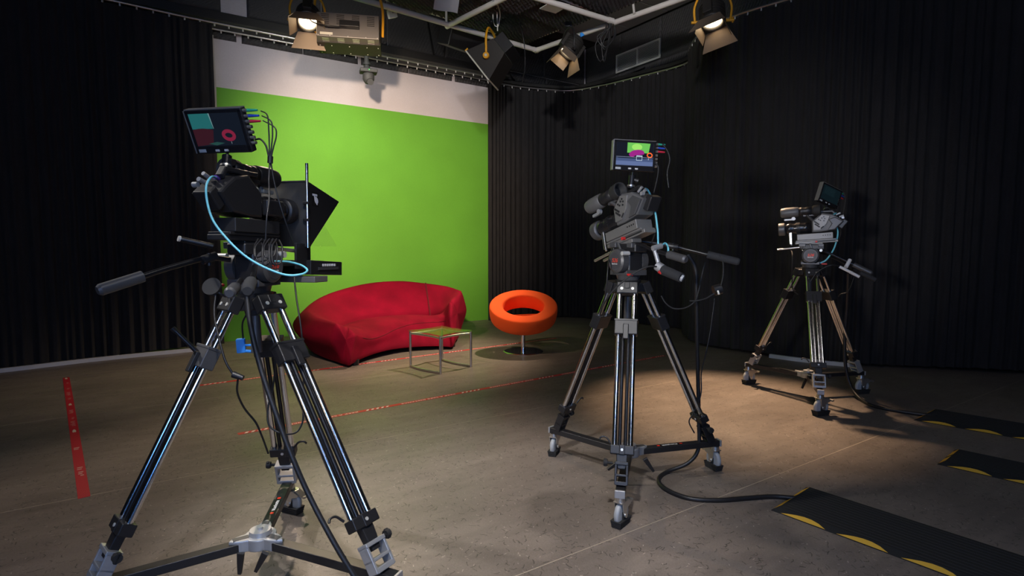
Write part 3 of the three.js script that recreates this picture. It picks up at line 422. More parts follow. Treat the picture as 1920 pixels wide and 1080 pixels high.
// ------------------------------------------------------------------ red sofa
{
  const S = [ // stations round the sofa: B front foot, F seat edge, J seat/back crease, R ridge, O outer foot, M outer bulge
    { B: [655, 685, 6.02], F: [668, 629, 6.15], J: [652, 614, 6.22], R: [628, 606, 6.10], M: [616, 640, 6.06], O: [640, 681, 6.10] },
    { B: [682, 671, 6.30], F: [695, 631, 6.45], J: [640, 612, 6.85], R: [590, 594, 6.65], M: [563, 626, 6.62], O: [600, 668, 6.55] },
    { B: [714, 660, 6.60], F: [718, 625, 6.72], J: [645, 609, 7.25], R: [578, 578, 7.25], M: [549, 608, 7.12], O: [580, 652, 7.0] },
    { B: [748, 653, 6.85], F: [745, 612, 7.0], J: [672, 600, 7.7], R: [616, 551, 8.0], M: [580, 590, 7.95], O: [600, 632, 7.7] },
    { B: [781, 650, 7.0], F: [772, 604, 7.2], J: [718, 594, 8.0], R: [686, 532, 8.45], M: [670, 570, 8.65], O: [675, 620, 8.3] },
    { B: [806, 649, 7.05], F: [802, 601, 7.32], J: [770, 592, 8.1], R: [748, 527, 8.6], M: [755, 570, 8.8], O: [755, 618, 8.5] },
    { B: [825, 649, 7.08], F: [822, 600, 7.38], J: [806, 594, 8.0], R: [796, 531, 8.55], M: [812, 570, 8.75], O: [808, 618, 8.45] },
    { B: [838, 650, 7.08], F: [833, 599, 7.36], J: [828, 588, 7.78], R: [838, 537, 8.35], M: [858, 580, 8.5], O: [842, 622, 8.2] },
    { B: [846, 651, 7.10], F: [840, 600, 7.28], J: [842, 566, 7.55], R: [863, 545, 8.05], M: [873, 583, 8.1], O: [858, 634, 7.9] },
  ].map((s) => Object.fromEntries(Object.entries(s).map(([k, v]) => [k, Q(...v)])));
  const keys = ['B', 'F', 'J', 'R', 'M', 'O'], curves = {};
  for (const k of keys) curves[k] = new THREE.CatmullRomCurve3(S.map((s) => s[k]), false, 'centripetal');
  const NU = 72, NS = 64, rings = [];
  const lerp = (a, b, t) => a.clone().lerp(b, t);
  const section = (u) => {
    const q = {}; for (const k of keys) q[k] = curves[k].getPoint(u);
    const up = V(0, 1, 0), ks = Math.min(1, q.F.distanceTo(q.J) / 0.55), kb = Math.min(1, q.R.distanceTo(q.M) / 0.5);
    const pts = [q.B, lerp(q.B, q.F, 0.5).addScaledVector(up, -0.01), q.F.clone().addScaledVector(up, -0.03 * ks), lerp(q.F, q.J, 0.18).addScaledVector(up, 0.03 * ks), lerp(q.F, q.J, 0.6).addScaledVector(up, 0.04 * ks), lerp(q.F, q.J, 0.93).addScaledVector(up, 0.012 * ks), q.J.clone().addScaledVector(up, -0.02 * ks), lerp(q.J, q.R, 0.12).addScaledVector(q.F.clone().sub(q.J).setY(0).normalize(), 0.015 * ks), lerp(q.J, q.R, 0.4).addScaledVector(q.F.clone().sub(q.J).setY(0).normalize(), 0.02 * ks), lerp(q.J, q.R, 0.75).addScaledVector(up, 0.02 * ks), q.R, lerp(q.R, q.M, 0.45).addScaledVector(lerp(q.R, q.M, 0.5).sub(q.J).setY(0).normalize(), 0.05 * kb), q.M, lerp(q.M, q.O, 0.6), q.O, lerp(q.O, q.B, 0.5).setY(q.B.y)];
    return new THREE.CatmullRomCurve3(pts, true, 'centripetal').getPoints(NS).slice(0, NS);
  };
  for (let i = 0; i <= NU; i++) rings.push(section(i / NU));
  const capRings = (ring, next, bulge) => {
    const c = ring.reduce((a, p) => a.add(p), V(0, 0, 0)).multiplyScalar(1 / NS), cn = next.reduce((a, p) => a.add(p), V(0, 0, 0)).multiplyScalar(1 / NS), out = c.clone().sub(cn).normalize(), list = [];
    const prof = [[0.985, 0.20], [0.96, 0.40], [0.92, 0.58], [0.86, 0.74], [0.78, 0.87], [0.68, 0.95], [0.5, 1.0], [0.25, 1.03], [0.001, 1.04]];
    for (const [f, d] of prof) list.push(ring.map((p) => c.clone().lerp(p, f).addScaledVector(out, bulge * d)));
    return list;
  };
  const all = [...capRings(rings[0], rings[6], 0.10).reverse(), ...rings, ...capRings(rings[NU], rings[NU - 6], 0.11)];
  const pos = [], uv = [], idx = [];
  all.forEach((r, i) => { for (let j = 0; j <= NS; j++) { const p = r[j % NS]; pos.push(p.x, Math.max(p.y, 0.03), p.z); uv.push(i * 0.03, j * 0.04); } });
  for (let i = 0; i + 1 < all.length; i++) for (let j = 0; j < NS; j++) { const a = i * (NS + 1) + j, b = a + NS + 1; idx.push(a, b, a + 1, a + 1, b, b + 1); }
  let g = new THREE.BufferGeometry(); g.setAttribute('position', new THREE.Float32BufferAttribute(pos, 3)); g.setAttribute('uv', new THREE.Float32BufferAttribute(uv, 2)); g.setIndex(idx); g.computeVertexNormals();
  const o = thing('sofa', 'red suede curved lounge sofa in front of the green wall', 'sofa');
  part(o, 'upholstery', g, M.sofa);
  const row = (u, j0, j1, lift) => { const r = section(u), out = []; for (let j = j0; j <= j1; j += 2) out.push(r[j].clone().addScaledVector(UPV, lift)); return out; };
  part(o, 'back_seam', tube(row(0.755, 24, 40, 0.002), 0.011, 40, 6), M.sofaSeam);
  const crease = []; for (let i = 8; i <= NU - 8; i += 4) crease.push(rings[i][24].clone().addScaledVector(UPV, 0.002)); part(o, 'seat_crease', tube(crease, 0.010, 80, 6), M.sofaSeam);
  const edge = []; for (let i = 4; i <= NU - 2; i += 4) edge.push(rings[i][8].clone().addScaledVector(UPV, 0.001)); part(o, 'seat_seam', tube(edge, 0.004, 80, 6), M.sofaSeam);
  for (const [x, y] of [[662, 690], [606, 674], [846, 655]]) { const f = P(x, y - 3, 0); part(o, 'foot', cyl(0.05, 0.045, 0.07, 14, f.x, 0.035, f.z - 0.08), M.black); }
  const rb = P(735, 628, 0); part(o, 'foot', cyl(0.05, 0.045, 0.07, 14, rb.x, 0.035, rb.z), M.black);
}
// ------------------------------------------------------------------ orange ring chair
{
  const b = P(981, 659, 0), o = thing('swivel_chair', 'orange ring shaped swivel chair on a round chrome base', 'chair', b);
  part(o, 'base_disc', lathe([[0.001, 0.016], [0.24, 0.014], [0.262, 0.006], [0.264, 0], [0.001, 0]], 48), M.chrome);
  part(o, 'column', cyl(0.027, 0.027, 0.30, 20, 0, 0.16, 0), M.chrome);
  const tilt = 0.40, cy = 0.535;
  const prof = [[0.272, 0.085], [0.285, 0.098], [0.36, 0.104], [0.425, 0.098], [0.441, 0.085], [0.444, 0.0], [0.425, -0.095], [0.405, -0.112], [0.32, -0.118], [0.29, -0.105], [0.274, -0.06], [0.266, 0.02], [0.268, 0.07]];
  const c2 = new THREE.CatmullRomCurve3(prof.map(([x, y]) => V(x, y, 0)), true, 'centripetal').getPoints(60).map((p) => [p.x, p.y]);
  part(o, 'ring_cushion', at(lathe(c2, 64), 0, cy, 0.03, tilt, 0.12, 0), M.orange);
  const seat = lathe([[0.001, -0.075], [0.1, -0.07], [0.2, -0.055], [0.262, -0.03], [0.275, -0.06], [0.26, -0.12], [0.15, -0.16], [0.001, -0.17]], 48), sp = seat.attributes.position;
  for (let i = 0; i < sp.count; i++) { const z = sp.getZ(i); if (z < 0) sp.setY(i, sp.getY(i) + z * 0.42); }        // the seat drops away at the back, leaving the opening
  seat.computeVertexNormals(); part(o, 'seat_cushion', at(seat, 0, cy - 0.015, 0.03, tilt * 0.75, 0.12, 0), M.orange);
  part(o, 'seat_plate', cyl(0.12, 0.05, 0.05, 24, 0, 0.315, 0.0), M.black);
}
// ------------------------------------------------------------------ glass side table
{
  const c = { l: P(770, 688, 0), f: P(826, 701, 0), r: P(883, 688, 0), k: P(829, 676, 0) }, H = 0.405;
  const o = thing('side_table', 'small glass topped side table with curved brushed steel frame before the sofa', 'table');
  const ctr = c.l.clone().add(c.f).add(c.r).add(c.k).multiplyScalar(0.25);
  const arc = (a, b, bow, h) => { const m = a.clone().lerp(b, 0.5), d = m.clone().sub(ctr).setY(0).normalize(); return [a.clone().setY(h), a.clone().lerp(b, 0.25).addScaledVector(d, bow * 0.75).setY(h), m.addScaledVector(d, bow).setY(h), a.clone().lerp(b, 0.75).addScaledVector(d, bow * 0.75).setY(h), b.clone().setY(h)]; };
  for (const k of ['l', 'f', 'r', 'k']) { part(o, 'leg', rod(c[k].clone().setY(0.0), c[k].clone().setY(H), 0.014, 12), M.satin); part(o, 'glass_pad', cyl(0.012, 0.012, 0.012, 10, c[k].x, H + 0.006, c[k].z), M.chrome); }
  part(o, 'floor_rail', tube(arc(c.l, c.f, 0.035, 0.014), 0.013, 24, 10), M.satin); part(o, 'floor_rail', tube(arc(c.k, c.r, -0.035, 0.014), 0.013, 24, 10), M.satin);
  const eds = [[c.l, c.f, -0.03], [c.f, c.r, -0.04], [c.r, c.k, -0.03], [c.k, c.l, -0.04]];
  for (const [a, b, w] of eds) part(o, 'top_rail', tube(arc(a, b, w, H - 0.014), 0.012, 20, 8), M.satin);
  const sh = new THREE.Shape(); let first = true;
  for (const [a, b, w] of eds) for (const p of new THREE.CatmullRomCurve3(arc(a.clone().sub(ctr).multiplyScalar(1.07).add(ctr), b.clone().sub(ctr).multiplyScalar(1.07).add(ctr), w, 0)).getPoints(10)) { if (first) sh.moveTo(p.x, -p.z), first = false; else sh.lineTo(p.x, -p.z); }
  const g = new THREE.ExtrudeGeometry(sh, { depth: 0.008, bevelEnabled: true, bevelSize: 0.001, bevelThickness: 0.001, bevelSegments: 1 }); at(g, 0, H + 0.013, 0, -Math.PI / 2);
  const t = part(o, 'glass_top', g, M.glass); t.userData.label = 'frosted greenish glass top';
}
// ------------------------------------------------------------------ floor tapes
function tapeStrip(a, b, w, mat, label) {
  const d = b.clone().sub(a), L = d.length(), g = box(L, 0.0012, w, 0), p = g.attributes.position, uv = g.attributes.uv;
  for (let i = 0; i < p.count; i++) uv.setXY(i, (p.getX(i) + L / 2) / L, 0.5 - p.getZ(i) / w);
  const m = single('floor_tape', at(g, (a.x + b.x) / 2, 0.0007, (a.z + b.z) / 2, 0, Math.atan2(-d.z, d.x), 0), mat(L), label, 'tape');
}
const tapePrint = (L) => new THREE.MeshStandardMaterial({ roughness: 0.5, map: canvasTex(2048, 32, (c, w, h) => {
  c.fillStyle = '#c4232e'; c.fillRect(0, 0, w, h);
  const ppm = w / L, unit = 0.95 * ppm; c.fillStyle = '#f0e8e4';
  for (let x = 0.04 * ppm; x < w; x += unit) {
    for (let k = 0; k < 5; k++) { c.beginPath(); const q = x + k * 0.045 * ppm; c.moveTo(q, h * 0.78); c.lineTo(q + 0.022 * ppm, h * 0.78); c.lineTo(q + 0.042 * ppm, h * 0.24); c.lineTo(q + 0.02 * ppm, h * 0.24); c.fill(); }
    c.save(); c.translate(x + 0.61 * ppm, h / 2); c.rotate(Math.PI); c.font = 'bold ' + Math.round(h * 0.62) + 'px sans-serif'; c.textAlign = 'center'; c.textBaseline = 'middle'; const tw = c.measureText('KEEP A SAFE DISTANCE').width; c.scale(0.56 * ppm / tw, 1); c.fillText('KEEP A SAFE DISTANCE', 0, 0); c.restore();
  }
}) });
tapeStrip(P(446, 814), P(1246, 666.5), 0.052, tapePrint, 'red and white printed floor tape running between the tripods');
tapeStrip(P(372, 723), P(1042, 634), 0.048, tapePrint, 'red and white printed floor tape running beneath the sofa front and table');
tapeStrip(P(124, 708), P(158, 933), 0.056, () => new THREE.MeshStandardMaterial({ roughness: 0.6, map: canvasTex(1024, 64, (c, w, h) => {
  c.fillStyle = '#b3202f'; c.fillRect(0, 0, w, h); c.fillStyle = '#c9c0b0';
  const heart = (x, s) => { c.beginPath(); c.moveTo(x - s, h / 2); c.bezierCurveTo(x - s * 0.2, h / 2 - s * 1.6, x + s * 1.4, h / 2 - s * 0.9, x + s * 0.6, h / 2); c.bezierCurveTo(x + s * 1.4, h / 2 + s * 0.9, x - s * 0.2, h / 2 + s * 1.6, x - s, h / 2); c.fill(); };
  heart(16, 13); heart(365, 13); heart(620, 14);
  const bar = (x, n, k) => { for (let i = 0; i < n; i++) c.fillRect(x + i * 9, h * (0.24 + 0.1 * (i % 2)), 5, h * (0.5 - 0.08 * (i % 3)) * k); };
  c.globalAlpha = 0.55; bar(80, 2, 0.6); bar(160, 2, 0.7); bar(215, 5, 1); bar(290, 2, 0.8); bar(425, 4, 1); bar(500, 2, 0.6); bar(535, 5, 1); c.globalAlpha = 0.8; bar(745, 2, 1.1); bar(870, 2, 1); bar(895, 3, 0.9);
}) }), 'worn red floor tape with pale hearts lying alone beside the black curtain');
// ------------------------------------------------------------------ cable ramps with hazard edges
function ramp(l, t, farA, farB, label) {          // l, t: end corners; farA follows l, farB follows t
  const o = thing('cable_ramp', label, 'cable cover', V(0, 0, 0), 0, 'black cable covers with yellow edge marks');
  const H = 0.022, dir = farA.clone().sub(l).normalize(), wv = t.clone().sub(l), wid = wv.dot(V(-dir.z, 0, dir.x)) * 1, nrm = V(-dir.z, 0, dir.x).multiplyScalar(Math.sign(wid)), Wd = Math.abs(wid), L = farA.clone().sub(l).length();
  const p = (a, b, h) => l.clone().addScaledVector(dir, a).addScaledVector(nrm, b).setY(h), off = wv.dot(dir), e = 0.032;
  const quad = (a, b, c, d) => [a, b, c, a, c, d];
  const sk = (b) => off * b / Wd;
  const mk = (tris) => { const g = new THREE.BufferGeometry().setFromPoints(tris); g.setAttribute('uv', new THREE.Float32BufferAttribute(new Array(tris.length * 2).fill(0), 2)); g.computeVertexNormals(); return g; };
  const b0 = p(0, 0, 0.001), b1 = p(sk(Wd), Wd, 0.001), b2 = p(L, Wd, 0.001), b3 = p(L, 0, 0.001), c0 = p(e + sk(e), e, H), c1 = p(e + sk(Wd - e), Wd - e, H), c2 = p(L, Wd - e, H), c3 = p(L, e, H);
  part(o, 'mat_body', mk([...quad(c0, c3, c2, c1), ...quad(b0, b3, c3, c0), ...quad(b0, c0, c1, b1), ...quad(b1, c1, c2, b2), ...quad(b3, b2, c2, c3)]), M.mat);
  // rubber ribs on the flat
  const ribs = []; for (let q = 0.02; q < Wd - 2 * e; q += 0.03) ribs.push(rod(p(e * 1.5 + sk(e + q), e + q, H), p(L, e + q, H), 0.0022, 4));
  part(o, 'tread_ribs', ribs, M.rubber).userData.kind = 'stuff';
  const lift = (v, k = 0.0012) => v.clone().setY(v.y + k);
  const slope = (a, side, f) => { const b = side ? Wd - e * f : e * f; return p(a + 0, b, H * f + 0.0015); };
  const mark = (a0, a1, side) => { const n = 6, tris = []; for (let i = 0; i < n; i++) { const u0 = i / n, u1 = (i + 1) / n, up = (u) => 0.12 + 0.66 * Math.pow(Math.sin(Math.PI * Math.pow(u, 1.25)), 0.8), q = (u, f) => slope(a0 + (a1 - a0) * u, side, f); tris.push(...quad(q(u0, 0.12), q(u1, 0.12), q(u1, up(u1)), q(u0, up(u0)))); } part(o, 'hazard_mark', mk(tris), M.yellowMat); };
  for (let a = 0.05; a < L - 0.25; a += 0.27) { mark(a, a + 0.22, 0); mark(a + sk(Wd) + 0.1, a + sk(Wd) + 0.32, 1); }
  const endp = (b, f) => p(e * f + sk(b), b, H * f + 0.0015);
  for (const [q0, q1] of [[0.06, 0.36], [0.5, 0.85]]) part(o, 'hazard_mark', mk(quad(endp(Wd * q0, 0.08), endp(Wd * q1, 0.08), endp(Wd * (q1 + 0.08), 0.95), endp(Wd * (q0 + 0.08), 0.95))), M.yellowMat);
}
ramp(P(1445, 957), P(1512, 914), P(2320, 1283), P(2400, 1283), 'black cable ramp fed by the thick cable of the tilted camera');
ramp(P(1713, 788), P(1748, 769), P(2050, 848), P(2050, 820), 'black cable ramp fed by the cable of the level camera on the silver tripod');
ramp(P(1757, 871), P(1790, 844), P(2100, 950), P(2100, 920), 'black cable ramp lying alone between the other two');

// ------------------------------------------------------------------ tripods, dollies, heads
const basisAlong = (down, side) => { const y = down.clone().negate().normalize(), x = side.clone().addScaledVector(y, -side.dot(y)).normalize(); return new THREE.Matrix4().makeBasis(x, y, x.clone().cross(y)); };
function caster(o, p, yaw, big = 1) {
  const c = sub(o, 'caster'); c.position.set(p.x, 0, p.z); c.scale.setScalar(big); c.rotation.y = yaw;
  part(c, 'swivel_stem', [cyl(0.024, 0.027, 0.026, 20, 0, 0.138, 0), cyl(0.014, 0.014, 0.03, 12, 0, 0.152, 0)], M.zinc);
  const cheek = [[-0.028, 0.128], [0.026, 0.128], [0.066, 0.108], [0.05, 0.098], [0.022, 0.09], [0.012, 0.056], [-0.012, 0.056], [-0.024, 0.09]];
  part(c, 'fork', [at(extrude(cheek, 0.005, 0.001), 0.012, 0, 0.023), at(extrude(cheek, 0.005, 0.001), 0.012, 0, -0.023), box(0.07, 0.006, 0.05, 0.002, 0.008, 0.127, 0)], M.zinc);
  part(c, 'wheel', at(lathe([[0.012, -0.015], [0.05, -0.015], [0.058, -0.010], [0.060, 0], [0.058, 0.010], [0.05, 0.015], [0.012, 0.015]], 28), 0.012, 0.062, 0, Math.PI / 2), M.greyWheel);
  part(c, 'axle_cap', [cylZ(0.012, 0.012, 0.062, 12, 0.012, 0.058, 0)], M.zinc);
  const ribs = []; for (let i = 0; i < 4; i++) ribs.push(box(0.104 + i * 0.004, 0.008, 0.050 + i * 0.003, 0.002, 0.012, 0.006 + i * 0.0095, 0));
  part(c, 'cable_guard', [...ribs, box(0.096, 0.034, 0.046, 0.002, 0.012, 0.020, 0), box(0.036, 0.05, 0.044, 0.003, 0.012, 0.052, 0)], M.rubber);
  part(c, 'brake_lever', [at(extrude([[-0.004, 0.122], [0.05, 0.112], [0.088, 0.094], [0.104, 0.098], [0.102, 0.108], [0.086, 0.104], [0.04, 0.128], [0, 0.132]], 0.034, 0.002), 0.01, 0, 0)], M.zinc);
}
function rig(id, cfg) {
  const feet = cfg.wheels.map((p) => V(p.x, 0, p.z)), ctr = feet.reduce((a, p) => a.add(p), V(0, 0, 0)).multiplyScalar(1 / 3), AH = cfg.armHeight || 0.172;
  // --- dolly
  const d = thing('tripod_dolly', cfg.labels.dolly, 'dolly', V(0, 0, 0), 0, 'wheeled tripod dollies');
  const ends = feet.map((p) => p.clone());
  ends.forEach((p, i) => {
    const v = p.clone().sub(ctr).setY(0), L = v.length(), u = v.clone().normalize(), yaw = Math.atan2(-u.z, u.x), m = ctr.clone().addScaledVector(u, L / 2 + 0.03);
    const arm = part(d, 'arm', box(L - 0.03, 0.036, 0.048, 0.004, m.x, AH, m.z, 0, yaw, 0), M.black);
    const tip = ctr.clone().addScaledVector(u, L + 0.022); part(arm, 'end_cap', box(0.012, 0.04, 0.052, 0.003, tip.x, AH, tip.z, 0, yaw, 0), M.cast);
    caster(d, p, cfg.casterYaw[i], AH / 0.172);
    if (i === cfg.stickerArm) { const lg = new THREE.PlaneGeometry(0.17, 0.028); at(lg, 0, 0, 0, -Math.PI / 2, 0, 0); const q = ctr.clone().addScaledVector(u, L * 0.46); at(lg, 0, 0, 0, 0, yaw + (cfg.stickerFlip || 0), 0); at(lg, q.x, AH + 0.0186, q.z); part(arm, 'maker_sticker', lg, new THREE.MeshStandardMaterial({ roughness: 0.4, map: canvasTex(256, 44, (c, w, h) => { c.fillStyle = '#141414'; c.fillRect(0, 0, w, h); c.fillStyle = '#d8301c'; c.fillRect(0, 10, 26, 24); c.fillRect(w - 26, 10, 26, 24); c.fillStyle = '#f4f4f4'; c.font = 'bold 32px sans-serif'; c.textAlign = 'center'; c.textBaseline = 'middle'; c.fillText('Manfrotto', w / 2, h / 2); }) })); }
  });
  // tri-lobed hub casting with recessed webs
  const lobes = [], n = 60; const angs = ends.map((p) => Math.atan2(-(p.z - ctr.z), p.x - ctr.x));
  for (let i = 0; i < n; i++) { const a = i / n * 2 * Math.PI; let r = 0.062; for (const q of angs) { const dd = Math.abs(Math.atan2(Math.sin(a - q), Math.cos(a - q))); r = Math.max(r, 0.062 + 0.062 * Math.max(0, 1 - dd / 0.5)); } lobes.push([Math.cos(a) * r, Math.sin(a) * r]); }
  const hub = part(d, 'hub_plate', at(extrude(lobes, 0.05, 0.005), ctr.x, AH + 0.005, ctr.z, -Math.PI / 2), M.cast);
  part(hub, 'hub_boss', [cyl(0.042, 0.046, 0.02, 24, ctr.x, AH + 0.038, ctr.z), cyl(0.012, 0.012, 0.012, 8, ctr.x, AH + 0.053, ctr.z)], M.cast);
  for (const a of angs) part(hub, 'web_recess', box(0.06, 0.006, 0.03, 0.002, ctr.x + Math.cos(a) * 0.075, AH + 0.0285, ctr.z - Math.sin(a) * 0.075, 0, a, 0), M.gunmetal);
  for (const [lx, lz, tx] of cfg.levers || [[-0.05, 0.06, -0.25], [0.05, 0.05, 0.25]]) part(d, 'lock_lever', at(extrude([[-0.014, 0], [0.014, 0], [0.012, -0.04], [0.007, -0.1], [-0.007, -0.1], [-0.012, -0.04]], 0.016, 0.003), ctr.x + lx, AH - 0.015, ctr.z + lz, 0.15, 0, tx), M.black);
  // --- tripod
  const t = thing('camera_tripod', cfg.labels.tripod, 'tripod', V(0, 0, 0), 0, 'studio camera tripods');
  const top = cfg.top.clone(), TH = 1.165;
  part(t, 'spider', [cyl(0.075, 0.062, 0.05, 28, top.x, 1.175, top.z), cyl(0.052, 0.04, 0.05, 24, top.x, 1.13, top.z), ...ends.map((p) => { const u = p.clone().sub(top).setY(0).normalize(); return box(0.085, 0.055, 0.105, 0.008, top.x + u.x * 0.075, 1.155, top.z + u.z * 0.075, 0, Math.atan2(-u.z, u.x), 0); })], M.black);
  part(t, 'bowl_knob', rod(V(top.x, 1.10, top.z), V(top.x, 0.94, top.z), 0.018, 14, 0.024), M.gunmetal);
  ends.forEach((p, i) => {
    const u = p.clone().sub(top).setY(0).normalize(), a = V(top.x + u.x * 0.095, TH, top.z + u.z * 0.095), fo = ctr.clone().addScaledVector(p.clone().sub(ctr).normalize(), p.clone().sub(ctr).length() - 0.045).setY(AH + 0.02);
    const dv = fo.clone().sub(a), L = dv.length(), side = V(-u.z, 0, u.x), R = basisAlong(dv, side), leg = sub(t, 'leg'); leg.position.copy(a); leg.quaternion.setFromRotationMatrix(R);
    const X = 0.041, r = 0.0135;
    part(leg, 'top_bracket', [box(0.118, 0.07, 0.05, 0.006, 0, -0.012, 0), box(0.03, 0.04, 0.054, 0.004, 0, 0.0, 0)], M.black);
    for (const s of [-1, 1]) { part(leg, 'bolt', cylZ(0.008, 0.008, 0.056, 10, s * 0.03, -0.02, 0), M.dot); part(leg, 'upper_tube', rod(V(s * X, -0.04, 0), V(s * X, -0.22, 0), r, 16), cfg.tube); }
    part(leg, 'upper_clamp', [box(0.125, 0.085, 0.056, 0.005, 0, -0.245, 0), box(0.13, 0.012, 0.06, 0.003, 0, -0.205, 0)], cfg.clampMat && i === cfg.clampLeg ? M.gunmetal : M.black);
    const lev = part(leg, 'clamp_lever', [box(0.03, 0.085, 0.016, 0.004, 0.0, -0.275, -0.036)], M.black);
    if (cfg.sideLever === i) part(leg, 'lock_lever', [rod(V(0.02, -0.235, -0.03), V(0.05, -0.185, -0.13), 0.010, 10, 0.008), rod(V(0.05, -0.186, -0.129), V(0.054, -0.179, -0.144), 0.0105, 10)], M.blackGloss);
    const low = -L + cfg.collar;
    for (const s of [-1, 1]) { part(leg, 'outer_tube', rod(V(s * X, -0.27, 0), V(s * X, low, 0), r, 16), cfg.tube); part(leg, 'inner_tube', rod(V(s * 0.0145, -0.27, 0), V(s * 0.0145, low - 0.09, 0), 0.0095, 14), cfg.inner); }
    part(leg, 'lower_collar', [box(0.122, 0.046, 0.054, 0.005, 0, low, 0), box(0.03, 0.05, 0.058, 0.004, 0, low, 0)], M.black);
    part(leg, 'collar_bolt', cylZ(0.007, 0.007, 0.064, 10, 0, low, 0), M.dot);
    part(leg, 'foot_shank', at(extrude([[-0.03, 0], [0.03, 0], [0.026, -0.07], [0.018, -cfg.collar + 0.075], [-0.018, -cfg.collar + 0.075], [-0.026, -0.07]], 0.036, 0.004), 0, low, 0), M.black);
    part(leg, 'hook', tube([V(0.06, low + 0.03, 0.02), V(0.085, low + 0.06, 0.02), V(0.11, low + 0.062, 0.02), V(0.12, low + 0.05, 0.02)], 0.005, 16, 6), M.black);
    // clamp that joins the leg to the dolly arm, open window frame
    const cm = cfg.castFoot ? M.cast : M.black, y0 = -L - 0.002, k = 0.105, w = cfg.castFoot ? 0.042 : 0.028;
    const fc = [box(0.012, k, 0.05, 0.003, -w, y0 + k / 2, 0), box(0.012, k, 0.05, 0.003, w, y0 + k / 2, 0), box(2 * w + 0.012, 0.016, 0.056, 0.003, 0, y0 + k, 0), box(2 * w + 0.012, 0.012, 0.05, 0.003, 0, y0 + k * 0.45, 0), box(2 * w, 0.02, 0.05, 0.003, 0, y0 + 0.008, 0)];
    const ft = part(leg, 'foot_clamp', fc, cm);
    part(leg, 'clamp_knob', [cylX(0.017, 0.017, 0.02, 10, (cfg.knobSide || 1) * 0.082, y0 + k, 0), cylX(0.007, 0.007, 0.03, 8, (cfg.knobSide || 1) * 0.06, y0 + k, 0), box(0.016, 0.04, 0.014, 0.004, (cfg.knobSide || 1) * 0.084, y0 + k, 0)], M.rubber);
  });
  // --- fluid head (part of the tripod)
  const hd = sub(t, 'fluid_head'), Z = cfg.heading.clone().setY(0).normalize(), yawH = Math.atan2(Z.x, Z.z), HY = 1.31; hd.position.set(top.x, 0, top.z); hd.rotation.y = yawH;
  part(hd, 'pan_base', [cyl(0.07, 0.062, 0.03, 28, 0, 1.215, 0), at(extrude([[-0.075, 0], [0.075, 0], [0.075, 0.03], [0.045, 0.014], [-0.045, 0.014], [-0.075, 0.03]], 0.15, 0.003), 0, 1.228, 0, 0, Math.PI / 2, 0)], M.gunmetal);
  part(hd, 'tilt_body', [box(0.10, 0.13, 0.13, 0.015, 0, HY, 0), box(0.09, 0.05, 0.2, 0.01, 0, HY + 0.075, -0.01)], M.black);
  for (const s of [-1, 1]) {
    part(hd, 'tilt_drum', [cylX(0.069, 0.069, 0.04, 36, s * 0.072, HY, 0), cylX(s > 0 ? 0.056 : 0.069, s > 0 ? 0.069 : 0.056, 0.01, 36, s * 0.096, HY, 0)], M.gunmetal);
    const disc = new THREE.CircleGeometry(0.052, 36); at(disc, s * 0.1018, HY, 0, 0, s * Math.PI / 2, 0);
    part(hd, 'drum_badge', disc, badgeMat());
  }
  part(hd, 'sight_lug', box(0.03, 0.03, 0.055, 0.004, 0.05, HY + 0.092, 0.07), M.gunmetal); part(hd, 'sight_lug', box(0.03, 0.028, 0.045, 0.004, 0.05, HY + 0.09, -0.08), M.gunmetal);
  each(hd, 'lock_knob', [cylX(0.012, 0.012, 0.05, 12, 0.09, HY + 0.045, -0.08), cylX(0.014, 0.014, 0.04, 12, -0.09, HY + 0.05, 0.06)], M.dot);
  part(hd, 'tilt_lock', box(0.012, 0.012, 0.045, 0.004, 0.08, 1.235, -0.11), M.red);
  // pan handles with world points
  hd.updateMatrixWorld(true);
  const inv = hd.matrixWorld.clone().invert(), loc = (p) => p.clone().applyMatrix4(inv);
  for (const h of cfg.handles) {
    const pts = h.pts.map(loc), gr = part(hd, 'pan_handle', tube(pts, 0.0105, 40, 10), M.blackTube), e = pts[pts.length - 1], s = e.clone().sub(pts[pts.length - 2]).normalize(), g0 = e.clone().addScaledVector(s, -0.01), g1 = e.clone().addScaledVector(s, h.grip || 0.14);
    part(gr, 'grip', [rod(g0, g1, 0.0215, 18, 0.0215), rod(g1, g1.clone().addScaledVector(s, 0.01), 0.0215, 18, 0.015)], h.mat || M.foamGrip);
    if (h.knuckle) { const q = pts[1]; part(gr, 'extension_clamp', [rod(q.clone().addScaledVector(s, -0.03), q.clone().addScaledVector(s, 0.03), 0.018, 14), rod(q.clone().add(V(0, -0.03, 0)), q.clone().add(V(0, 0.02, 0)), 0.008, 8)], M.black); }
  }
  return { ctr, top, Z, hd };
}
let badge = null;
function badgeMat() {
  if (!badge) badge = new THREE.MeshStandardMaterial({ roughness: 0.5, metalness: 0.2, map: canvasTex(256, 256, (c, w, h) => { c.fillStyle = '#46464a'; c.fillRect(0, 0, w, h); c.strokeStyle = '#5a5a5e'; c.lineWidth = 5; c.beginPath(); c.arc(w / 2, h / 2, w * 0.47, 0, 7); c.stroke(); c.fillStyle = '#e2432c'; c.textAlign = 'center'; c.textBaseline = 'middle'; c.font = 'italic bold 78px sans-serif'; c.fillText('526', w / 2, h * 0.47); c.fillStyle = '#f2f2f2'; c.font = 'bold 24px sans-serif'; c.fillText('Manfrotto', w / 2, h * 0.66); }) });
  return badge;
}
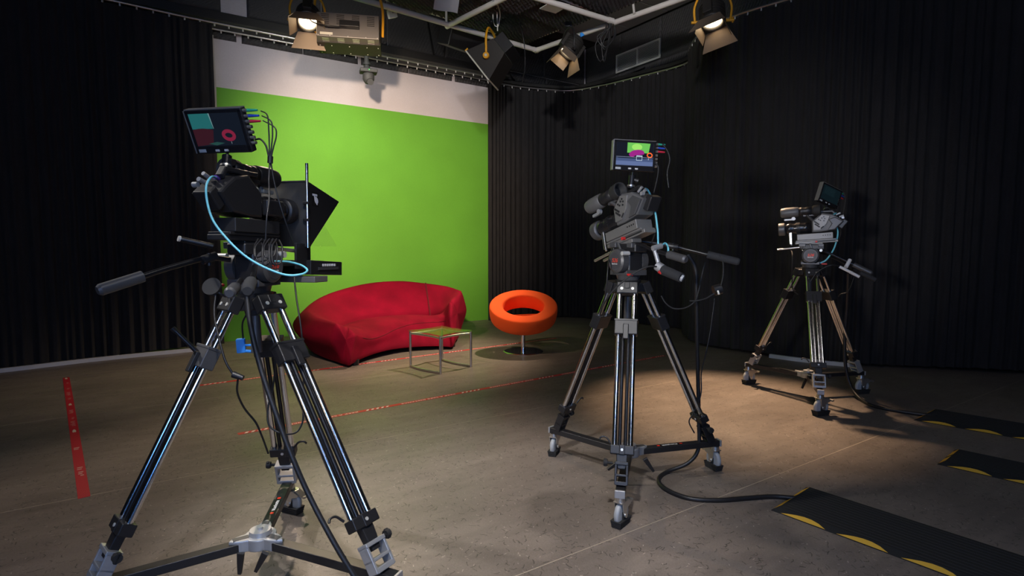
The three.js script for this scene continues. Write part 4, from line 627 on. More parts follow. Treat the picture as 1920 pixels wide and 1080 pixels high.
// ------------------------------------------------------------------ video camera (local: z forward, y up, x to the camera's own left)
function videoCamera(label, pos, heading, pitch, dark = false) {
  const mBody = dark ? M.black : M.body, mRec = dark ? M.blackSatin : M.recorder, mGun = dark ? M.black : M.gunmetal;
  const o = thing('video_camera', label, 'video camera', pos, 0, 'studio video cameras');
  const Z = heading.clone().setY(0).normalize(), q = new THREE.Quaternion().setFromAxisAngle(UPV, Math.atan2(Z.x, Z.z)).multiply(new THREE.Quaternion().setFromAxisAngle(V(1, 0, 0), pitch)); o.quaternion.copy(q);
  const prof = (pts, w, x, b = 0.006) => at(extrude(pts.map(([z, y]) => [-z, y]), w, b), x, 0, 0, 0, Math.PI / 2, 0);   // side outline (z, y)
  part(o, 'body', [prof([[-0.02, 0.305], [-0.10, 0.372], [-0.185, 0.352], [-0.235, 0.315], [-0.268, 0.285], [-0.2, 0.215], [-0.09, 0.203], [-0.02, 0.205]], 0.125, 0, 0.01)], mBody);
  const pnl = part(o, 'side_panel', prof([[-0.028, 0.30], [-0.10, 0.36], [-0.165, 0.342], [-0.135, 0.27], [-0.085, 0.222], [-0.028, 0.222]], 0.016, 0.066, 0.004), mRec);
  each(pnl, 'card_slots', [box(0.003, 0.012, 0.05, 0.001, 0.0745, 0.262, -0.062, -0.7), box(0.003, 0.012, 0.05, 0.001, 0.0745, 0.285, -0.058, -0.7), box(0.003, 0.01, 0.03, 0.001, 0.0745, 0.243, -0.10, 0.7)], M.blackPaint);
  each(pnl, 'button', [[0.325, -0.10], [0.335, -0.115], [0.318, -0.122], [0.305, -0.088], [0.30, -0.115], [0.315, -0.075]].map(([y, z]) => cylX(0.006, 0.006, 0.005, 10, 0.074, y, z)), M.black);
  part(o, 'shoulder_shell', prof([[-0.15, 0.31], [-0.20, 0.325], [-0.262, 0.283], [-0.196, 0.218], [-0.14, 0.214], [-0.175, 0.27]], 0.02, 0.062, 0.006), mGun);
  part(o, 'battery', box(0.08, 0.085, 0.045, 0.008, -0.008, 0.262, -0.262, -0.7), M.black);
  const ln = part(o, 'lens', at(lathe([[0.001, -0.02], [0.046, -0.02], [0.05, 0.02], [0.047, 0.024], [0.047, 0.06], [0.051, 0.064], [0.051, 0.1], [0.047, 0.104], [0.047, 0.135], [0.052, 0.14], [0.052, 0.165], [0.045, 0.17], [0.044, 0.19], [0.001, 0.19]], 36), 0, 0.252, 0.01, Math.PI / 2), M.blackGloss);
  part(ln, 'lens_hood', at(lathe([[0.044, 0.186], [0.056, 0.19], [0.0585, 0.196], [0.0585, 0.24], [0.054, 0.243], [0.052, 0.238], [0.048, 0.215], [0.001, 0.21]], 36), 0, 0.252, 0.01, Math.PI / 2), mGun);
  const teeth = []; for (let i = 0; i < 40; i++) { const a = i / 40 * 2 * Math.PI; teeth.push(box(0.004, 0.004, 0.03, 0, Math.cos(a) * 0.0515, 0.252 + Math.sin(a) * 0.0515, 0.092, 0, 0, a)); }
  part(ln, 'focus_ring', teeth, M.black).userData.kind = 'stuff';
  part(o, 'lens_motor', box(0.03, 0.07, 0.12, 0.008, -0.058, 0.25, 0.06), M.black);
  part(o, 'lens_support', [box(0.014, 0.11, 0.022, 0.003, 0.03, 0.165, 0.155), rod(V(0.03, 0.10, 0.15), V(0.03, 0.20, 0.165), 0.007, 8)], M.satin);
  const vf = part(o, 'viewfinder', [at(lathe([[0.001, -0.03], [0.036, -0.03], [0.037, 0.02], [0.034, 0.024], [0.034, 0.05], [0.038, 0.054], [0.037, 0.085], [0.001, 0.085]], 28), 0.05, 0.40, 0, Math.PI / 2)], M.black);
  part(vf, 'finder_housing', at(lathe([[0.034, 0.08], [0.043, 0.086], [0.0445, 0.115], [0.0455, 0.118], [0.0455, 0.185], [0.041, 0.222], [0.03, 0.23], [0.001, 0.231]], 28), 0.05, 0.40, 0, Math.PI / 2), mBody);
  part(vf, 'eyecup', at(lathe([[0.001, -0.06], [0.02, -0.058], [0.028, -0.05], [0.036, -0.085], [0.046, -0.095], [0.048, -0.085], [0.045, -0.04], [0.036, -0.025], [0.001, -0.02]], 28), 0.05, 0.40, 0, Math.PI / 2), M.rubber);
  part(o, 'finder_arm', [rod(V(0.02, 0.31, -0.03), V(0.045, 0.37, 0.02), 0.012, 10), box(0.05, 0.02, 0.12, 0.005, 0.02, 0.362, -0.01)], mGun);
  part(o, 'microphone_holder', [box(0.02, 0.018, 0.075, 0.004, 0.045, 0.335, 0.165), cylX(0.016, 0.016, 0.02, 14, 0.055, 0.34, 0.125)], M.cast);
  part(o, 'top_handle', [prof([[0.0, 0.375], [0.005, 0.395], [-0.19, 0.395], [-0.215, 0.36], [-0.2, 0.345], [-0.18, 0.372]], 0.032, -0.012, 0.006)], M.black);
  part(o, 'recorder_box', [box(0.115, 0.055, 0.285, 0.004, 0, 0.168, -0.04)], mRec);
  each(o, 'recorder_dots', [0, 1, 2, 3].map((i) => cylX(0.0045, 0.0045, 0.004, 10, 0.0585, 0.172, -0.105 - i * 0.018)), M.blackPaint);
  part(o, 'mount_plate', [box(0.085, 0.022, 0.34, 0.004, 0, 0.118, -0.05), box(0.1, 0.012, 0.32, 0.003, 0, 0.134, -0.045), box(0.07, 0.024, 0.16, 0.004, 0, 0.096, -0.02)], mRec);
  part(o, 'plate_slot', box(0.004, 0.008, 0.16, 0.001, 0.0435, 0.12, -0.12), M.blackPaint);
  part(o, 'release_knob', cylX(0.009, 0.009, 0.03, 12, 0.05, 0.12, -0.05), M.red);
  part(o, 'plate_lever', box(0.012, 0.045, 0.016, 0.005, 0.055, 0.085, -0.005, 0.3), mGun);
  for (const x of [-0.035, 0.035]) part(o, 'support_rod', rod(V(x, 0.082, 0.03), V(x, 0.068, 0.27), 0.0085, 14), M.satin);
  part(o, 'rod_clamp', box(0.1, 0.03, 0.03, 0.006, 0, 0.082, 0.07), M.black);
  each(o, 'connector', [rod(V(0.03, 0.345, -0.21), V(0.03, 0.36, -0.245), 0.008, 10), rod(V(0.03, 0.325, -0.235), V(0.03, 0.335, -0.27), 0.009, 10), cylX(0.011, 0.011, 0.02, 12, 0.05, 0.315, -0.262)], M.cast);
  o.updateMatrixWorld(true);
  return o;
}
const SCREEN = {
  live: (c, w, h) => {
    c.fillStyle = '#10131d'; c.fillRect(0, 0, w, h); const g = c.createLinearGradient(0, h * 0.6, 0, h); c.fillStyle = '#1d2436'; c.fillRect(0, h * 0.62, w, h * 0.38); c.fillStyle = '#5d6f95'; for (let i = 0; i < 60; i++) c.fillRect((i * 97) % w, h * (0.68 + ((i * 37) % 31) / 100), 26, 3); c.fillStyle = '#3f4d70'; c.fillRect(0, h * 0.70, w, h * 0.3); c.fillStyle = '#56658c'; c.fillRect(0, h * 0.82, w, h * 0.18);
    c.fillStyle = '#63b04f'; c.beginPath(); c.moveTo(w * 0.29, 0); c.lineTo(w * 0.91, h * 0.03); c.lineTo(w * 0.87, h * 0.45); c.lineTo(w * 0.29, h * 0.46); c.fill(); c.fillStyle = '#8fd060'; c.beginPath(); c.ellipse(w * 0.55, h * 0.2, w * 0.14, h * 0.14, 0, 0, 7); c.fill();
    c.fillStyle = '#8d1f78'; c.beginPath(); c.moveTo(w * 0.34, h * 0.55); c.quadraticCurveTo(w * 0.36, h * 0.34, w * 0.60, h * 0.31); c.quadraticCurveTo(w * 0.78, h * 0.32, w * 0.75, h * 0.50); c.lineTo(w * 0.62, h * 0.55); c.quadraticCurveTo(w * 0.5, h * 0.54, w * 0.46, h * 0.64); c.lineTo(w * 0.38, h * 0.62); c.fill();
    c.strokeStyle = '#d7e6f0'; c.lineWidth = 4; c.strokeRect(w * 0.55, h * 0.57, w * 0.15, h * 0.2); c.fillStyle = '#a9c3cf'; c.fillRect(w * 0.55, h * 0.56, w * 0.16, h * 0.05);
    c.strokeStyle = '#e8622a'; c.lineWidth = 16; c.beginPath(); c.ellipse(w * 0.905, h * 0.53, w * 0.065, h * 0.09, 0.2, 0, 7); c.stroke(); c.fillStyle = '#d0d8e0'; c.fillRect(w * 0.87, h * 0.66, 5, h * 0.08); c.fillStyle = '#c7d3ee'; c.fillRect(0, h * 0.635, w, 2);
  },
  dim: (c, w, h) => {
    c.fillStyle = '#1a2230'; c.fillRect(0, 0, w, h); c.fillStyle = '#2d7d80'; c.fillRect(0, 0, w * 0.42, h * 0.48); c.fillStyle = '#86aeb4'; c.beginPath(); c.moveTo(w * 0.40, 0); c.lineTo(w * 0.425, 0); c.lineTo(w * 0.44, h * 0.48); c.lineTo(w * 0.43, h * 0.48); c.fill();
    c.fillStyle = '#46202c'; c.beginPath(); c.moveTo(0, h * 0.5); c.quadraticCurveTo(w * 0.2, h * 0.42, w * 0.42, h * 0.52); c.lineTo(w * 0.34, h * 0.95); c.lineTo(0, h); c.fill(); c.fillStyle = '#2f5a55'; c.beginPath(); c.moveTo(w * 0.24, h * 0.93); c.lineTo(w * 0.42, h * 0.88); c.lineTo(w * 0.58, h * 0.92); c.lineTo(w * 0.4, h * 0.99); c.fill();
    c.strokeStyle = '#a02c4c'; c.lineWidth = 34; c.beginPath(); c.ellipse(w * 0.70, h * 0.69, w * 0.105, h * 0.125, 0.15, 0, 7); c.stroke(); c.fillStyle = '#9fb0b8'; c.fillRect(w * 0.71, h * 0.88, 5, h * 0.07);
  },
  off: (c, w, h) => { c.fillStyle = '#16262d'; c.fillRect(0, 0, w, h); c.fillStyle = '#1b2e35'; c.fillRect(w * 0.1, h * 0.1, w * 0.6, h * 0.5); },
};
// local: z = the way the screen faces, origin at the middle of the front
function monitor(label, pos, yaw, lean, roll, kind, bright, mountBase) {
  const o = thing('field_monitor', label, 'monitor', pos, 0, 'field monitors on the cameras');
  o.quaternion.setFromEuler(new THREE.Euler(lean, yaw, roll, 'YXZ'));
  const w = 0.247, h = 0.172, d = 0.036;
  part(o, 'housing', box(w, h, d, 0.005, 0, 0, -d / 2), M.black);
  part(o, 'side_shell', [box(0.006, h - 0.004, d + 0.002, 0.001, -w / 2 - 0.002, 0, -d / 2), box(w, 0.004, d - 0.004, 0.001, 0, h / 2 + 0.001, -d / 2)], M.pale === undefined ? M.cast : M.recorder);
  const tex = canvasTex(512, 320, SCREEN[kind]);
  const sc = new THREE.PlaneGeometry(w - 0.03, h - 0.042); at(sc, 0, 0.010, 0.0016);
  part(o, 'screen', sc, new THREE.MeshStandardMaterial({ color: 0x050505, emissive: 0xffffff, emissiveMap: tex, emissiveIntensity: bright, roughness: 0.25 }));
  part(o, 'bezel', [box(w - 0.004, 0.012, 0.003, 0.001, 0, h / 2 - 0.008, 0.001), box(w - 0.004, 0.026, 0.003, 0.001, 0, -h / 2 + 0.014, 0.001), box(0.012, h - 0.01, 0.003, 0.001, -w / 2 + 0.008, 0, 0.001), box(0.012, h - 0.01, 0.003, 0.001, w / 2 - 0.008, 0, 0.001)], M.blackGloss);
  for (const x of [-0.026, 0.014]) part(o, 'button', box(0.018, 0.009, 0.004, 0.003, x, -h / 2 + 0.0125, 0.003), M.plugWhite);
  part(o, 'indicator_window', box(0.032, 0.013, 0.003, 0.001, -w / 2 + 0.03, -h / 2 + 0.0125, 0.0025), M.greyWheel);
  for (let i = 0; i < 7; i++) part(o, 'bnc_socket', rod(V(w / 2, h / 2 - 0.012 - i * 0.021, -d / 2), V(w / 2 + 0.017, h / 2 - 0.012 - i * 0.021, -d / 2), 0.0068, 10), M.zinc);
  [M.plugGreen, M.plugBlue, M.plugRed].forEach((m, i) => part(o, 'video_plug', rod(V(w / 2 + 0.015, h / 2 - 0.012 - i * 0.021, -d / 2), V(w / 2 + 0.06, h / 2 - 0.013 - i * 0.021, -d / 2), 0.0068, 10, 0.004), m));
  o.updateMatrixWorld(true);
  const inv = o.matrixWorld.clone().invert(), b = mountBase.clone().applyMatrix4(inv), tp = V(0, -h / 2, -d / 2), mid = tp.clone().lerp(b, 0.45);
  part(o, 'ball_mount', [rod(tp, tp.clone().lerp(b, 0.3), 0.006, 10), rod(tp.clone().lerp(b, 0.25), tp.clone().lerp(b, 0.8), 0.019, 16, 0.016), rod(tp.clone().lerp(b, 0.8), b, 0.022, 16, 0.022)], M.blackGloss);
  part(o, 'mount_knob', rod(mid, mid.clone().add(V(0.035, -0.01, 0.01)), 0.009, 10, 0.014), M.black);
  part(o, 'mount_collar', rod(tp.clone().lerp(b, 0.8), tp.clone().lerp(b, 0.9), 0.0235, 16), M.zinc);
  return o;
}
const wpt = (o, x, y, z) => V(x, y, z).applyMatrix4(o.matrixWorld);
function cableT(name, label, pts, r, mat, category = 'cable') { return single(name, tube(pts, r, Math.max(24, pts.length * 10), 8), mat, label, category); }

// ------------------------------------------------------------------ rig 2: the tilted camera in the middle
{
  const wheels = [P(1038, 853), P(1340, 880), P(1162, 986)], top = Q(1178, 515, 3.12), head = V(-0.47, 0, -0.88);
  const r = rig(2, {
    wheels, top: V(top.x, 0, top.z), heading: head, tube: M.chrome, inner: M.blackTube, collar: 0.17, castFoot: false, casterYaw: [1.2, 1.9, 0.9], stickerArm: 1, sideLever: -1, knobSide: 1,
    labels: { dolly: 'black three wheeled dolly under the tilted camera with the lit screen', tripod: 'tripod with chrome and black legs carrying the tilted camera with the lit screen' },
    levers: [[-0.06, 0.09, -0.9], [0.08, 0.07, 0.6]],
    handles: [
      { pts: [Q(1176, 462, 3.06), Q(1196, 458, 3.02), Q(1222, 468, 2.95), Q(1256, 478, 2.85)], grip: 0.10, mat: M.gunmetal, knuckle: false },
      { pts: [Q(1200, 452, 3.25), Q(1262, 462, 3.2), Q(1330, 478, 3.12)], grip: 0.16, knuckle: true },
    ],
  });
  const cam = videoCamera('grey video camera tilted down on the tripod, below the screen showing sofa and chair', V(top.x, 1.31, top.z), head, 0.27);
  const mb = wpt(cam, 0, 0.398, -0.12);
  monitor('monitor with lit picture of sofa, table and chair on the tilted camera', Q(1190, 292, 3.1), 0.10, 0.03, -0.035, 'live', 1.25, mb);
  // zoom control on the near handle
  const zc = thing('zoom_control', 'grey zoom control with black foam grip clamped to the tilted camera handle', 'zoom control');
  part(zc, 'clamp_arm', [rod(Q(1226, 464, 2.93), Q(1236, 498, 2.9), 0.012, 10), rod(Q(1224, 466, 2.92), Q(1240, 461, 2.94), 0.016, 12)], M.cast);
  part(zc, 'control_block', [rod(Q(1232, 498, 2.9), Q(1246, 507, 2.87), 0.026, 12)], M.cast);
  part(zc, 'rocker', rod(Q(1235, 509, 2.86), Q(1240, 512, 2.86), 0.009, 8), M.red);
  part(zc, 'grip', rod(Q(1243, 506, 2.87), Q(1278, 521, 2.78), 0.0275, 20, 0.0255), M.foamGrip);
  part(zc, 'end_cap', rod(Q(1277, 520.5, 2.78), Q(1281, 522.5, 2.775), 0.018, 18), M.greyWheel);
  cableT('control_cable', 'thin cable from the grey zoom control down past the tripod top', [Q(1233, 500, 2.88), Q(1215, 500, 2.85), Q(1186, 514, 2.85), Q(1150, 545, 2.9), Q(1130, 572, 2.98)], 0.0045, M.rubber);
  cableT('video_cable', 'turquoise cable hanging down the back of the tilted camera', [wpt(cam, 0.03, 0.35, -0.22), Q(1214, 356, 3.12), Q(1226, 385, 3.05), Q(1233, 430, 2.98), Q(1236, 462, 2.96), Q(1248, 456, 3.0), Q(1253, 466, 2.98), Q(1252, 476, 2.98)], 0.0055, M.cyan);
  cableT('power_cable', 'thin black cable hanging from the back of the tilted camera body', [wpt(cam, 0.03, 0.33, -0.26), Q(1212, 366, 3.08), Q(1224, 390, 3.05), Q(1230, 430, 3.02), Q(1222, 455, 3.05)], 0.0045, M.cable);
  cableT('monitor_cable', 'thin cable looping from the side of the lit monitor', [Q(1228, 305, 3.08), Q(1234, 312, 3.08), Q(1233, 330, 3.08), Q(1226, 362, 3.1)], 0.004, M.rubber);
  cableT('component_cable', 'black wires joining green, blue and red plugs on the lit monitor', [Q(1242, 270, 3.1), Q(1251, 282, 3.1), Q(1256, 298, 3.1), Q(1251, 325, 3.1), Q(1254, 352, 3.1)], 0.004, M.cable);
  cableT('camera_cable', 'thick black cable dropping from the pan handle to the cable ramp', [Q(1290, 478, 3.12), Q(1303, 500, 3.12), Q(1306, 560, 3.14), Q(1308, 680, 3.2), Q(1310, 780, 3.22), P(1308, 846, 0.13), P(1290, 868, 0.06), P(1250, 885, 0.012), P(1235, 900, 0.012), P(1248, 917, 0.012), P(1290, 934, 0.012), P(1345, 938, 0.012), P(1400, 934, 0.012), P(1450, 931, 0.012), P(1490, 934, 0.014)], 0.0125, M.cable);
  cableT('loop_cable', 'thin grey cable looping below the far pan handle of the tilted camera', [Q(1322, 492, 3.1), Q(1317, 512, 3.08), Q(1310, 545, 3.08), Q(1303, 565, 3.08), Q(1285, 577, 3.08), Q(1262, 578, 3.1), Q(1248, 568, 3.12), Q(1240, 555, 3.14)], 0.0045, M.rubber);
  const ru = thing('remote_unit', 'small black remote unit dangling under the far pan handle', 'remote control');
  part(ru, 'unit_body', [rod(Q(1338, 545, 3.1), Q(1352, 541, 3.1), 0.03, 14)], M.black); part(ru, 'unit_screw', rod(Q(1346, 545, 3.06), Q(1348, 552, 3.05), 0.007, 8), M.dot);
  each(ru, 'unit_wire', [tube([Q(1348, 478, 3.08), Q(1355, 490, 3.08), Q(1356, 515, 3.08), Q(1352, 535, 3.08)], 0.0045, 24, 6), tube([Q(1340, 550, 3.06), Q(1322, 560, 3.06), Q(1305, 564, 3.07), Q(1293, 564, 3.08)], 0.0045, 24, 6)], M.rubber);
  cableT('side_wire', 'thin wire hanging from the support rods of the tilted camera', [wpt(cam, 0.035, 0.07, 0.12), Q(1140, 500, 3.05), Q(1136, 545, 3.05), Q(1125, 590, 3.15)], 0.004, M.cable);
  cableT('leg_wire', 'thin wire with a plug hanging beside the thick black cable', [Q(1340, 560, 3.2), Q(1332, 620, 3.2), Q(1325, 655, 3.2), Q(1315, 700, 3.22), Q(1314, 740, 3.2), Q(1300, 775, 3.2), Q(1292, 790, 3.2), Q(1302, 812, 3.2)], 0.004, M.cable);
}
// ------------------------------------------------------------------ rig 3: the level camera by the ramps
{
  const wheels = [P(1402, 720), P(1613, 738), P(1536, 779)], top = Q(1519, 497, 4.86), head = V(-0.84, 0, -0.54);
  const toCam = V(-top.x, 0, -top.z).normalize(), side = V(-toCam.z, 0, toCam.x);       // straight across the picture
  const hd3 = side.x < 0 ? side : side.negate();
  rig(3, {
    wheels, top: V(top.x, 0, top.z), heading: hd3, tube: M.chrome, inner: M.chrome, collar: 0.19, armHeight: 0.2, castFoot: true, casterYaw: [0.35, 0.2, 0.3], stickerArm: -1, sideLever: -1, knobSide: -1,
    labels: { dolly: 'black three wheeled dolly with bright casters in front of the dark curtain', tripod: 'silver legged tripod carrying the level camera with the small dark screen' },
    handles: [
      { pts: [Q(1536, 470, 4.75), Q(1545, 471, 4.75), Q(1575, 484, 4.7), Q(1602, 497, 4.65)], grip: 0.14, mat: M.gunmetal },
      { pts: [Q(1534, 472, 4.95), Q(1560, 482, 4.95), Q(1600, 504, 4.9)], grip: 0.02 },
    ],
  });
  const cam = videoCamera('grey video camera standing level on the silver legged tripod', V(top.x, 1.31, top.z), hd3, 0.07);
  monitor('small dark monitor turned aside on the level camera', Q(1557, 367, 4.82), 0.36, 0.05, -0.30, 'off', 0.45, wpt(cam, 0, 0.398, -0.14));
  const zc = thing('zoom_control', 'pale zoom control with black grip on the handle of the level camera', 'zoom control');
  part(zc, 'clamp_arm', rod(Q(1594, 487, 4.66), Q(1586, 501, 4.64), 0.016, 12), M.plugWhite);
  part(zc, 'control_block', [rod(Q(1574, 500, 4.66), Q(1594, 510, 4.62), 0.012, 10), rod(Q(1594, 510, 4.62), Q(1611, 519, 4.6), 0.013, 10)], M.plugWhite);
  part(zc, 'grip', rod(Q(1613, 511, 4.6), Q(1642, 525, 4.55), 0.019, 16), M.foamGrip);
  cableT('video_cable', 'turquoise cable arching behind the level camera', [wpt(cam, 0.03, 0.36, -0.21), Q(1560, 406, 4.82), Q(1567, 420, 4.8), Q(1571, 435, 4.78), Q(1566, 460, 4.76), Q(1558, 476, 4.76), Q(1547, 489, 4.78), Q(1538, 493, 4.8)], 0.007, M.cyan);
  cableT('monitor_cable', 'thin black wire dropping from the small dark monitor', [Q(1582, 360, 4.8), Q(1585, 372, 4.8), Q(1582, 395, 4.8), Q(1576, 425, 4.8), Q(1576, 440, 4.8), Q(1568, 456, 4.8)], 0.005, M.rubber);
  cableT('control_cable', 'thin black cable from the pale zoom control to the silver tripod', [Q(1574, 499, 4.66), Q(1560, 497, 4.66), Q(1545, 502, 4.68), Q(1531, 512, 4.7), Q(1518, 530, 4.72)], 0.005, M.cable);
  cableT('camera_cable', 'thick black cable dropping beside the silver tripod to the cable ramp', [Q(1591, 512, 4.7), Q(1590, 540, 4.75), Q(1588, 580, 4.85), Q(1584, 630, 4.9), Q(1586, 690, 4.9), P(1596, 726, 0.09), P(1612, 747, 0.02), P(1640, 762, 0.013), P(1680, 770, 0.013), P(1720, 776, 0.014), P(1745, 779, 0.016)], 0.015, M.cable);
  cableT('side_wire', 'thin wire hanging below the support rods of the level camera', [wpt(cam, 0.03, 0.07, 0.16), Q(1486, 480, 4.7), Q(1485, 520, 4.75), Q(1488, 545, 4.8), Q(1496, 552, 4.8)], 0.005, M.rubber);
  cableT('loop_cable', 'thin wire looping under the handle of the level camera', [Q(1601, 520, 4.6), Q(1596, 535, 4.62), Q(1588, 548, 4.65), Q(1576, 552, 4.68), Q(1572, 556, 4.7)], 0.005, M.cable);
}
// ------------------------------------------------------------------ rig 1: camera with prompter, seen from behind
{
  const wheels = [P(158, 1190), P(738, 1165), P(545, 960)], top = Q(478, 555, 2.28), head = V(0.20, 0, -0.98);
  rig(1, {
    wheels, top: V(top.x, 0, top.z), heading: head, tube: M.chrome, inner: M.blackTube, collar: 0.19, castFoot: true, casterYaw: [2.2, 0.5, -0.4], stickerArm: 2, stickerFlip: 0, sideLever: 0, clampMat: true, clampLeg: 0, knobSide: -1,
    labels: { dolly: 'black three wheeled dolly with grey hub plate under the camera with the prompter', tripod: 'tripod with blue glinting chrome legs carrying the camera with the prompter' },
    levers: [[-0.05, 0.07, -0.15], [0.05, 0.07, -0.5]],
    handles: [
      { pts: [Q(432, 487, 2.2), Q(392, 484, 2.15), Q(325, 500, 2.05), Q(262, 520, 1.96)], grip: 0.13, mat: M.gunmetal, knuckle: true },
      { pts: [Q(478, 500, 2.15), Q(474, 520, 2.0), Q(470, 530, 1.92)], grip: 0.12, mat: M.foamGrip },
      { pts: [Q(452, 525, 2.1), Q(444, 536, 2.05), Q(440, 540, 2.02)], grip: 0.07, mat: M.gunmetal },
    ],
  });
  const cam = videoCamera('dark video camera seen from behind, wearing the black prompter hood', V(top.x, 1.31, top.z), head, 0.02, true);
  monitor('large monitor with dim picture of the ring chair and plugs on its side', Q(409, 247, 2.16), -0.17, 0.42, 0, 'dim', 0.55, wpt(cam, 0.03, 0.395, -0.12));
  // prompter in the camera's own frame
  const tp = thing('teleprompter', 'black teleprompter hood and flat screen mounted before the camera lens', 'teleprompter', cam.localToWorld(V(0.075, -0.055, 0))); tp.quaternion.copy(cam.quaternion);
  const side = (x) => at(extrude([[-0.30, 0.455], [-0.60, 0.385], [-0.32, 0.145], [-0.30, 0.145]], 0.008, 0.001), x, 0, 0, 0, Math.PI / 2, 0);
  const xr = -0.145, xl = 0.16;
  part(tp, 'hood_side', side(xr), M.black); part(tp, 'hood_side', side(xl), M.black);
  part(tp, 'hood_top', box(xl - xr, 0.006, 0.31, 0.001, (xl + xr) / 2, 0.42, 0.45, 0.23), M.black);
  part(tp, 'lens_curtain', (() => { const g = new THREE.PlaneGeometry(xl - xr, 0.31, 20, 12), p = g.attributes.position; for (let i = 0; i < p.count; i++) { const x = p.getX(i), y = p.getY(i), q = Math.max(0, 1 - Math.hypot(x, y + 0.04) / 0.16); p.setZ(i, 0.12 * q + 0.006 * Math.sin(x * 90) * q); } g.computeVertexNormals(); return at(g, (xl + xr) / 2, 0.30, 0.30, 0, Math.PI, 0); })(), M.rubber);
  part(tp, 'mirror_glass', box(xl - xr - 0.02, 0.36, 0.004, 0.001, (xl + xr) / 2, 0.27, 0.455, -0.86), new THREE.MeshPhysicalMaterial({ color: 0xffffff, transmission: 1, thickness: 0, roughness: 0.03, ior: 1.5 }));
  part(tp, 'height_rod', rod(V(xr - 0.012, 0.14, 0.285), V(xr - 0.012, 0.535, 0.285), 0.007, 12), M.chrome);
  for (const y of [0.35, 0.27]) part(tp, 'rod_clip', box(0.03, 0.014, 0.02, 0.003, xr - 0.008, y, 0.285), M.black);
  each(tp, 'bracket', [box(0.012, 0.12, 0.12, 0.002, xr + 0.02, 0.10, 0.29), box(0.2, 0.016, 0.35, 0.003, 0.0, 0.062, 0.25)], M.black);
  const ps = part(tp, 'prompter_screen', [box(xl - xr + 0.02, 0.07, 0.30, 0.004, (xl + xr) / 2, 0.04, 0.46, 0.04)], M.black);
  part(ps, 'button_strip', [box(0.004, 0.014, 0.19, 0.001, xr - 0.012, 0.038, 0.47)], M.gunmetal);
  each(ps, 'key', [0, 1, 2, 3, 4, 5].map((i) => box(0.005, 0.013, 0.015, 0.002, xr - 0.012, 0.055, 0.42 + i * 0.022)), M.plugWhite);
  part(ps, 'underside_tray', box(xl - xr - 0.03, 0.03, 0.12, 0.004, (xl + xr) / 2 - 0.05, -0.012, 0.36), M.recorder);
  const logo = new THREE.PlaneGeometry(0.06, 0.07); at(logo, xr - 0.0052, 0.375, 0.365, 0, -Math.PI / 2, 0);
  part(tp, 'maker_logo', logo, new THREE.MeshStandardMaterial({ roughness: 0.6, map: canvasTex(128, 150, (c, w, h) => { c.fillStyle = '#0e0e10'; c.fillRect(0, 0, w, h); c.fillStyle = '#e4e4ea'; c.save(); c.transform(1, 0, 0.2, 1, -14, 0); c.fillRect(20, 20, 96, 22); c.fillRect(48, 20, 22, 70); c.fillRect(76, 46, 22, 84); c.beginPath(); c.arc(84, 84, 36, 0, 7); c.fill(); c.restore(); }) }));
  part(tp, 'lens_light', [rod(V(-0.05, 0.10, 0.16), V(-0.08, 0.03, 0.10), 0.026, 16, 0.022), rod(V(-0.085, 0.02, 0.09), V(-0.095, -0.005, 0.07), 0.012, 10)], M.satin);
  // cables
  cableT('video_cable', 'turquoise cable looping wide from the camera with the prompter', [Q(405, 333, 2.08), Q(396, 332, 2.02), Q(387, 348, 1.98), Q(388, 375, 1.97), Q(399, 412, 1.96), Q(425, 447, 1.95), Q(460, 480, 1.95), Q(500, 503, 1.96), Q(540, 516, 1.98), Q(566, 514, 2.0), Q(576, 507, 2.04), Q(566, 498, 2.08), Q(540, 491, 2.14), Q(516, 490, 2.18)], 0.0042, M.cyan);
  single('cable_plug', rod(Q(403, 332, 2.08), Q(416, 337, 2.12), 0.0085, 10), M.plugPurple, 'purple plug on the turquoise cable at the back of the camera with the prompter', 'plug');
  single('cable_plug', [rod(Q(390, 355, 2.06), Q(402, 358.5, 2.09), 0.0095, 10), rod(Q(401, 358, 2.088), Q(408, 360, 2.1), 0.007, 10)], M.plugWhite, 'white plug at the back of the camera with the prompter', 'plug');
  const cc = thing('component_cable', 'black wires joining the coloured plugs of the large monitor and falling to the camera', 'cable');
  [[489, 208], [491, 217], [493, 226]].forEach(([x, y], i) => part(cc, 'wire', tube([Q(x, y, 2.14), Q(500 + i * 8, y + 6 + i * 4, 2.14), Q(504 + i * 7, 245 + i * 5, 2.14), Q(505 + i * 4, 275, 2.14), Q(506 + i, 297, 2.14)], 0.0028, 30, 6), M.cable));
  part(cc, 'junction', rod(Q(507, 293, 2.14), Q(506.5, 306, 2.14), 0.0105, 10), M.black);
  part(cc, 'wire', tube([Q(506, 305, 2.14), Q(504, 335, 2.12), Q(505, 370, 2.08), Q(500, 410, 2.04), Q(498, 450, 2.04)], 0.0035, 30, 6), M.cable); part(cc, 'wire', tube([Q(508, 305, 2.14), Q(514, 340, 2.14), Q(524, 380, 2.14), Q(540, 430, 2.16), Q(550, 460, 2.2)], 0.003, 30, 6), M.cable);
  cableT('monitor_cable', 'black lead from the lower socket of the large monitor', [Q(478, 262, 2.15), Q(488, 261, 2.14), Q(498, 272, 2.14), Q(504, 294, 2.14)], 0.0038, M.cable);
  seed = 19; const cl = thing('coiled_cable', 'bundle of thin black cables looped below the camera with the prompter', 'cable');
  for (let i = 0; i < 6; i++) { const x = 484 + i * 7, w = rr(8, 20), d0 = rr(34, 52); part(cl, 'loop', tube([Q(x, 448, 2.05), Q(x - w * 0.7, 465, 2.0), Q(x - w * 0.4, 448 + d0, 1.98), Q(x + w * 0.5, 446 + d0, 2.0), Q(x + w * 0.8, 466, 2.02), Q(x + 4, 450, 2.06)], 0.0032, 36, 6), M.cable); }
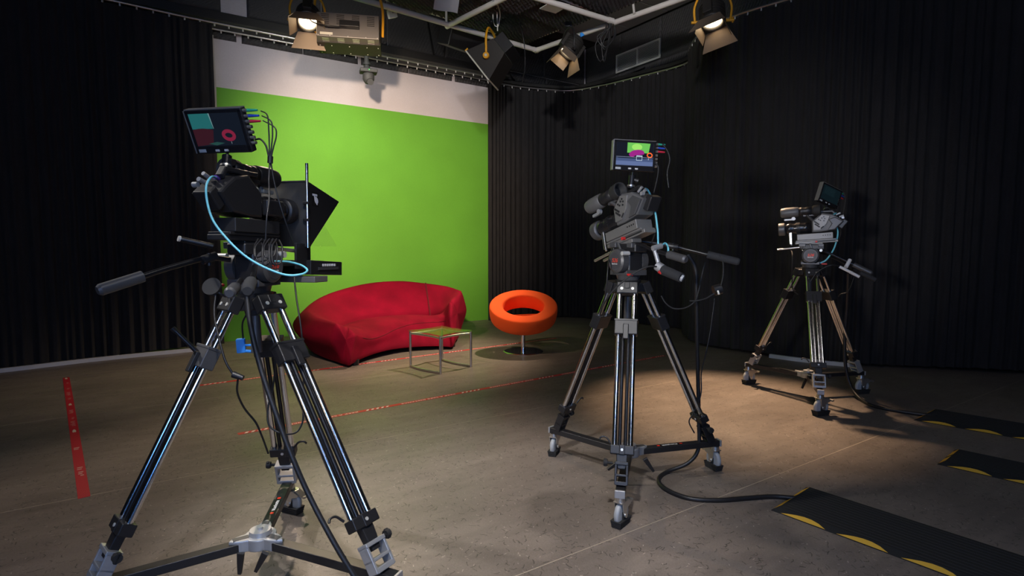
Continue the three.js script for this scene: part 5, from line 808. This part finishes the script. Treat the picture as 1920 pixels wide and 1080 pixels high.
  cableT('power_cable', 'thin black cable falling from the prompter screen to the floor', [Q(551, 515, 2.55), Q(556, 560, 2.5), Q(565, 620, 2.45), Q(569, 690, 2.45), Q(568, 760, 2.4), Q(567, 792, 2.38), Q(555, 811, 2.36), Q(530, 813, 2.34), Q(505, 798, 2.34), Q(502, 770, 2.36), Q(512, 725, 2.38), Q(516, 660, 2.36), Q(505, 600, 2.3)], 0.004, M.cable);
  cableT('camera_cable', 'thick black cable running down past the tripod with the prompter', [Q(462, 545, 2.05), Q(468, 600, 2.02), Q(486, 680, 1.98), Q(512, 760, 1.95), Q(545, 850, 1.92), Q(580, 930, 1.9), Q(625, 1015, 1.86), Q(670, 1090, 1.83)], 0.0105, M.cable);
  const sw = thing('inline_switch', 'black inline switch on a thin cable beside the tripod with the prompter', 'switch');
  part(sw, 'switch_body', rod(Q(437, 702, 2.0), Q(456, 709, 2.0), 0.013, 12, 0.01), M.black); part(sw, 'wire', tube([Q(405, 545, 2.1), Q(402, 590, 2.06), Q(412, 640, 2.02), Q(424, 680, 2.0), Q(438, 703, 2.0)], 0.0045, 36, 6), M.cable); part(sw, 'wire', tube([Q(446, 712, 2.0), Q(445, 735, 2.02), Q(458, 765, 2.06), Q(480, 793, 2.1), Q(490, 815, 2.12), Q(503, 850, 2.16)], 0.0042, 36, 6), M.cable);
  const ap = thing('power_adapter', 'bright blue plug dangling between the tripod legs', 'plug'), c = Q(452, 648, 2.3);
  part(ap, 'adapter_body', box(0.035, 0.062, 0.03, 0.004, c.x, c.y, c.z, 0, 0.3, 0.05), M.skyBlue); part(ap, 'pin', [rod(V(c.x + 0.012, c.y + 0.002, c.z), V(c.x + 0.055, c.y + 0.002, c.z), 0.005, 8), rod(V(c.x + 0.012, c.y - 0.024, c.z), V(c.x + 0.055, c.y - 0.026, c.z), 0.007, 8)], M.skyBlue); part(ap, 'lead', tube([V(c.x + 0.01, c.y + 0.03, c.z), V(c.x + 0.015, c.y + 0.1, c.z + 0.01), Q(462, 590, 2.28)], 0.004, 20, 6), M.cable);
  const cup = thing('round_pad', 'round black rubber pad on a bent stalk beside the handle grips', 'pad'); const q = Q(398, 538, 2.1); part(cup, 'pad', at(cyl(0.036, 0.034, 0.016, 28), q.x, q.y, q.z, 1.1, 0.2, 0), M.rubber); part(cup, 'stalk', tube([Q(402, 541, 2.1), Q(412, 550, 2.1), Q(424, 556, 2.12)], 0.005, 16, 6), M.black);
  const lv = thing('support_lever', 'black lever rod with bright tip sticking out beside the camera with the prompter', 'lever'); part(lv, 'lever_rod', rod(Q(400, 462, 2.1), Q(338, 448, 2.05), 0.010, 12), M.blackTube); part(lv, 'tip', rod(Q(338, 448, 2.05), Q(334, 447, 2.045), 0.0115, 12), M.dot);
}

// ------------------------------------------------------------------ shadows everywhere, hand over
scene.traverse((o) => { if (o.isMesh) { o.castShadow = true; o.receiveShadow = true; } });
renderer.render(scene, camera);
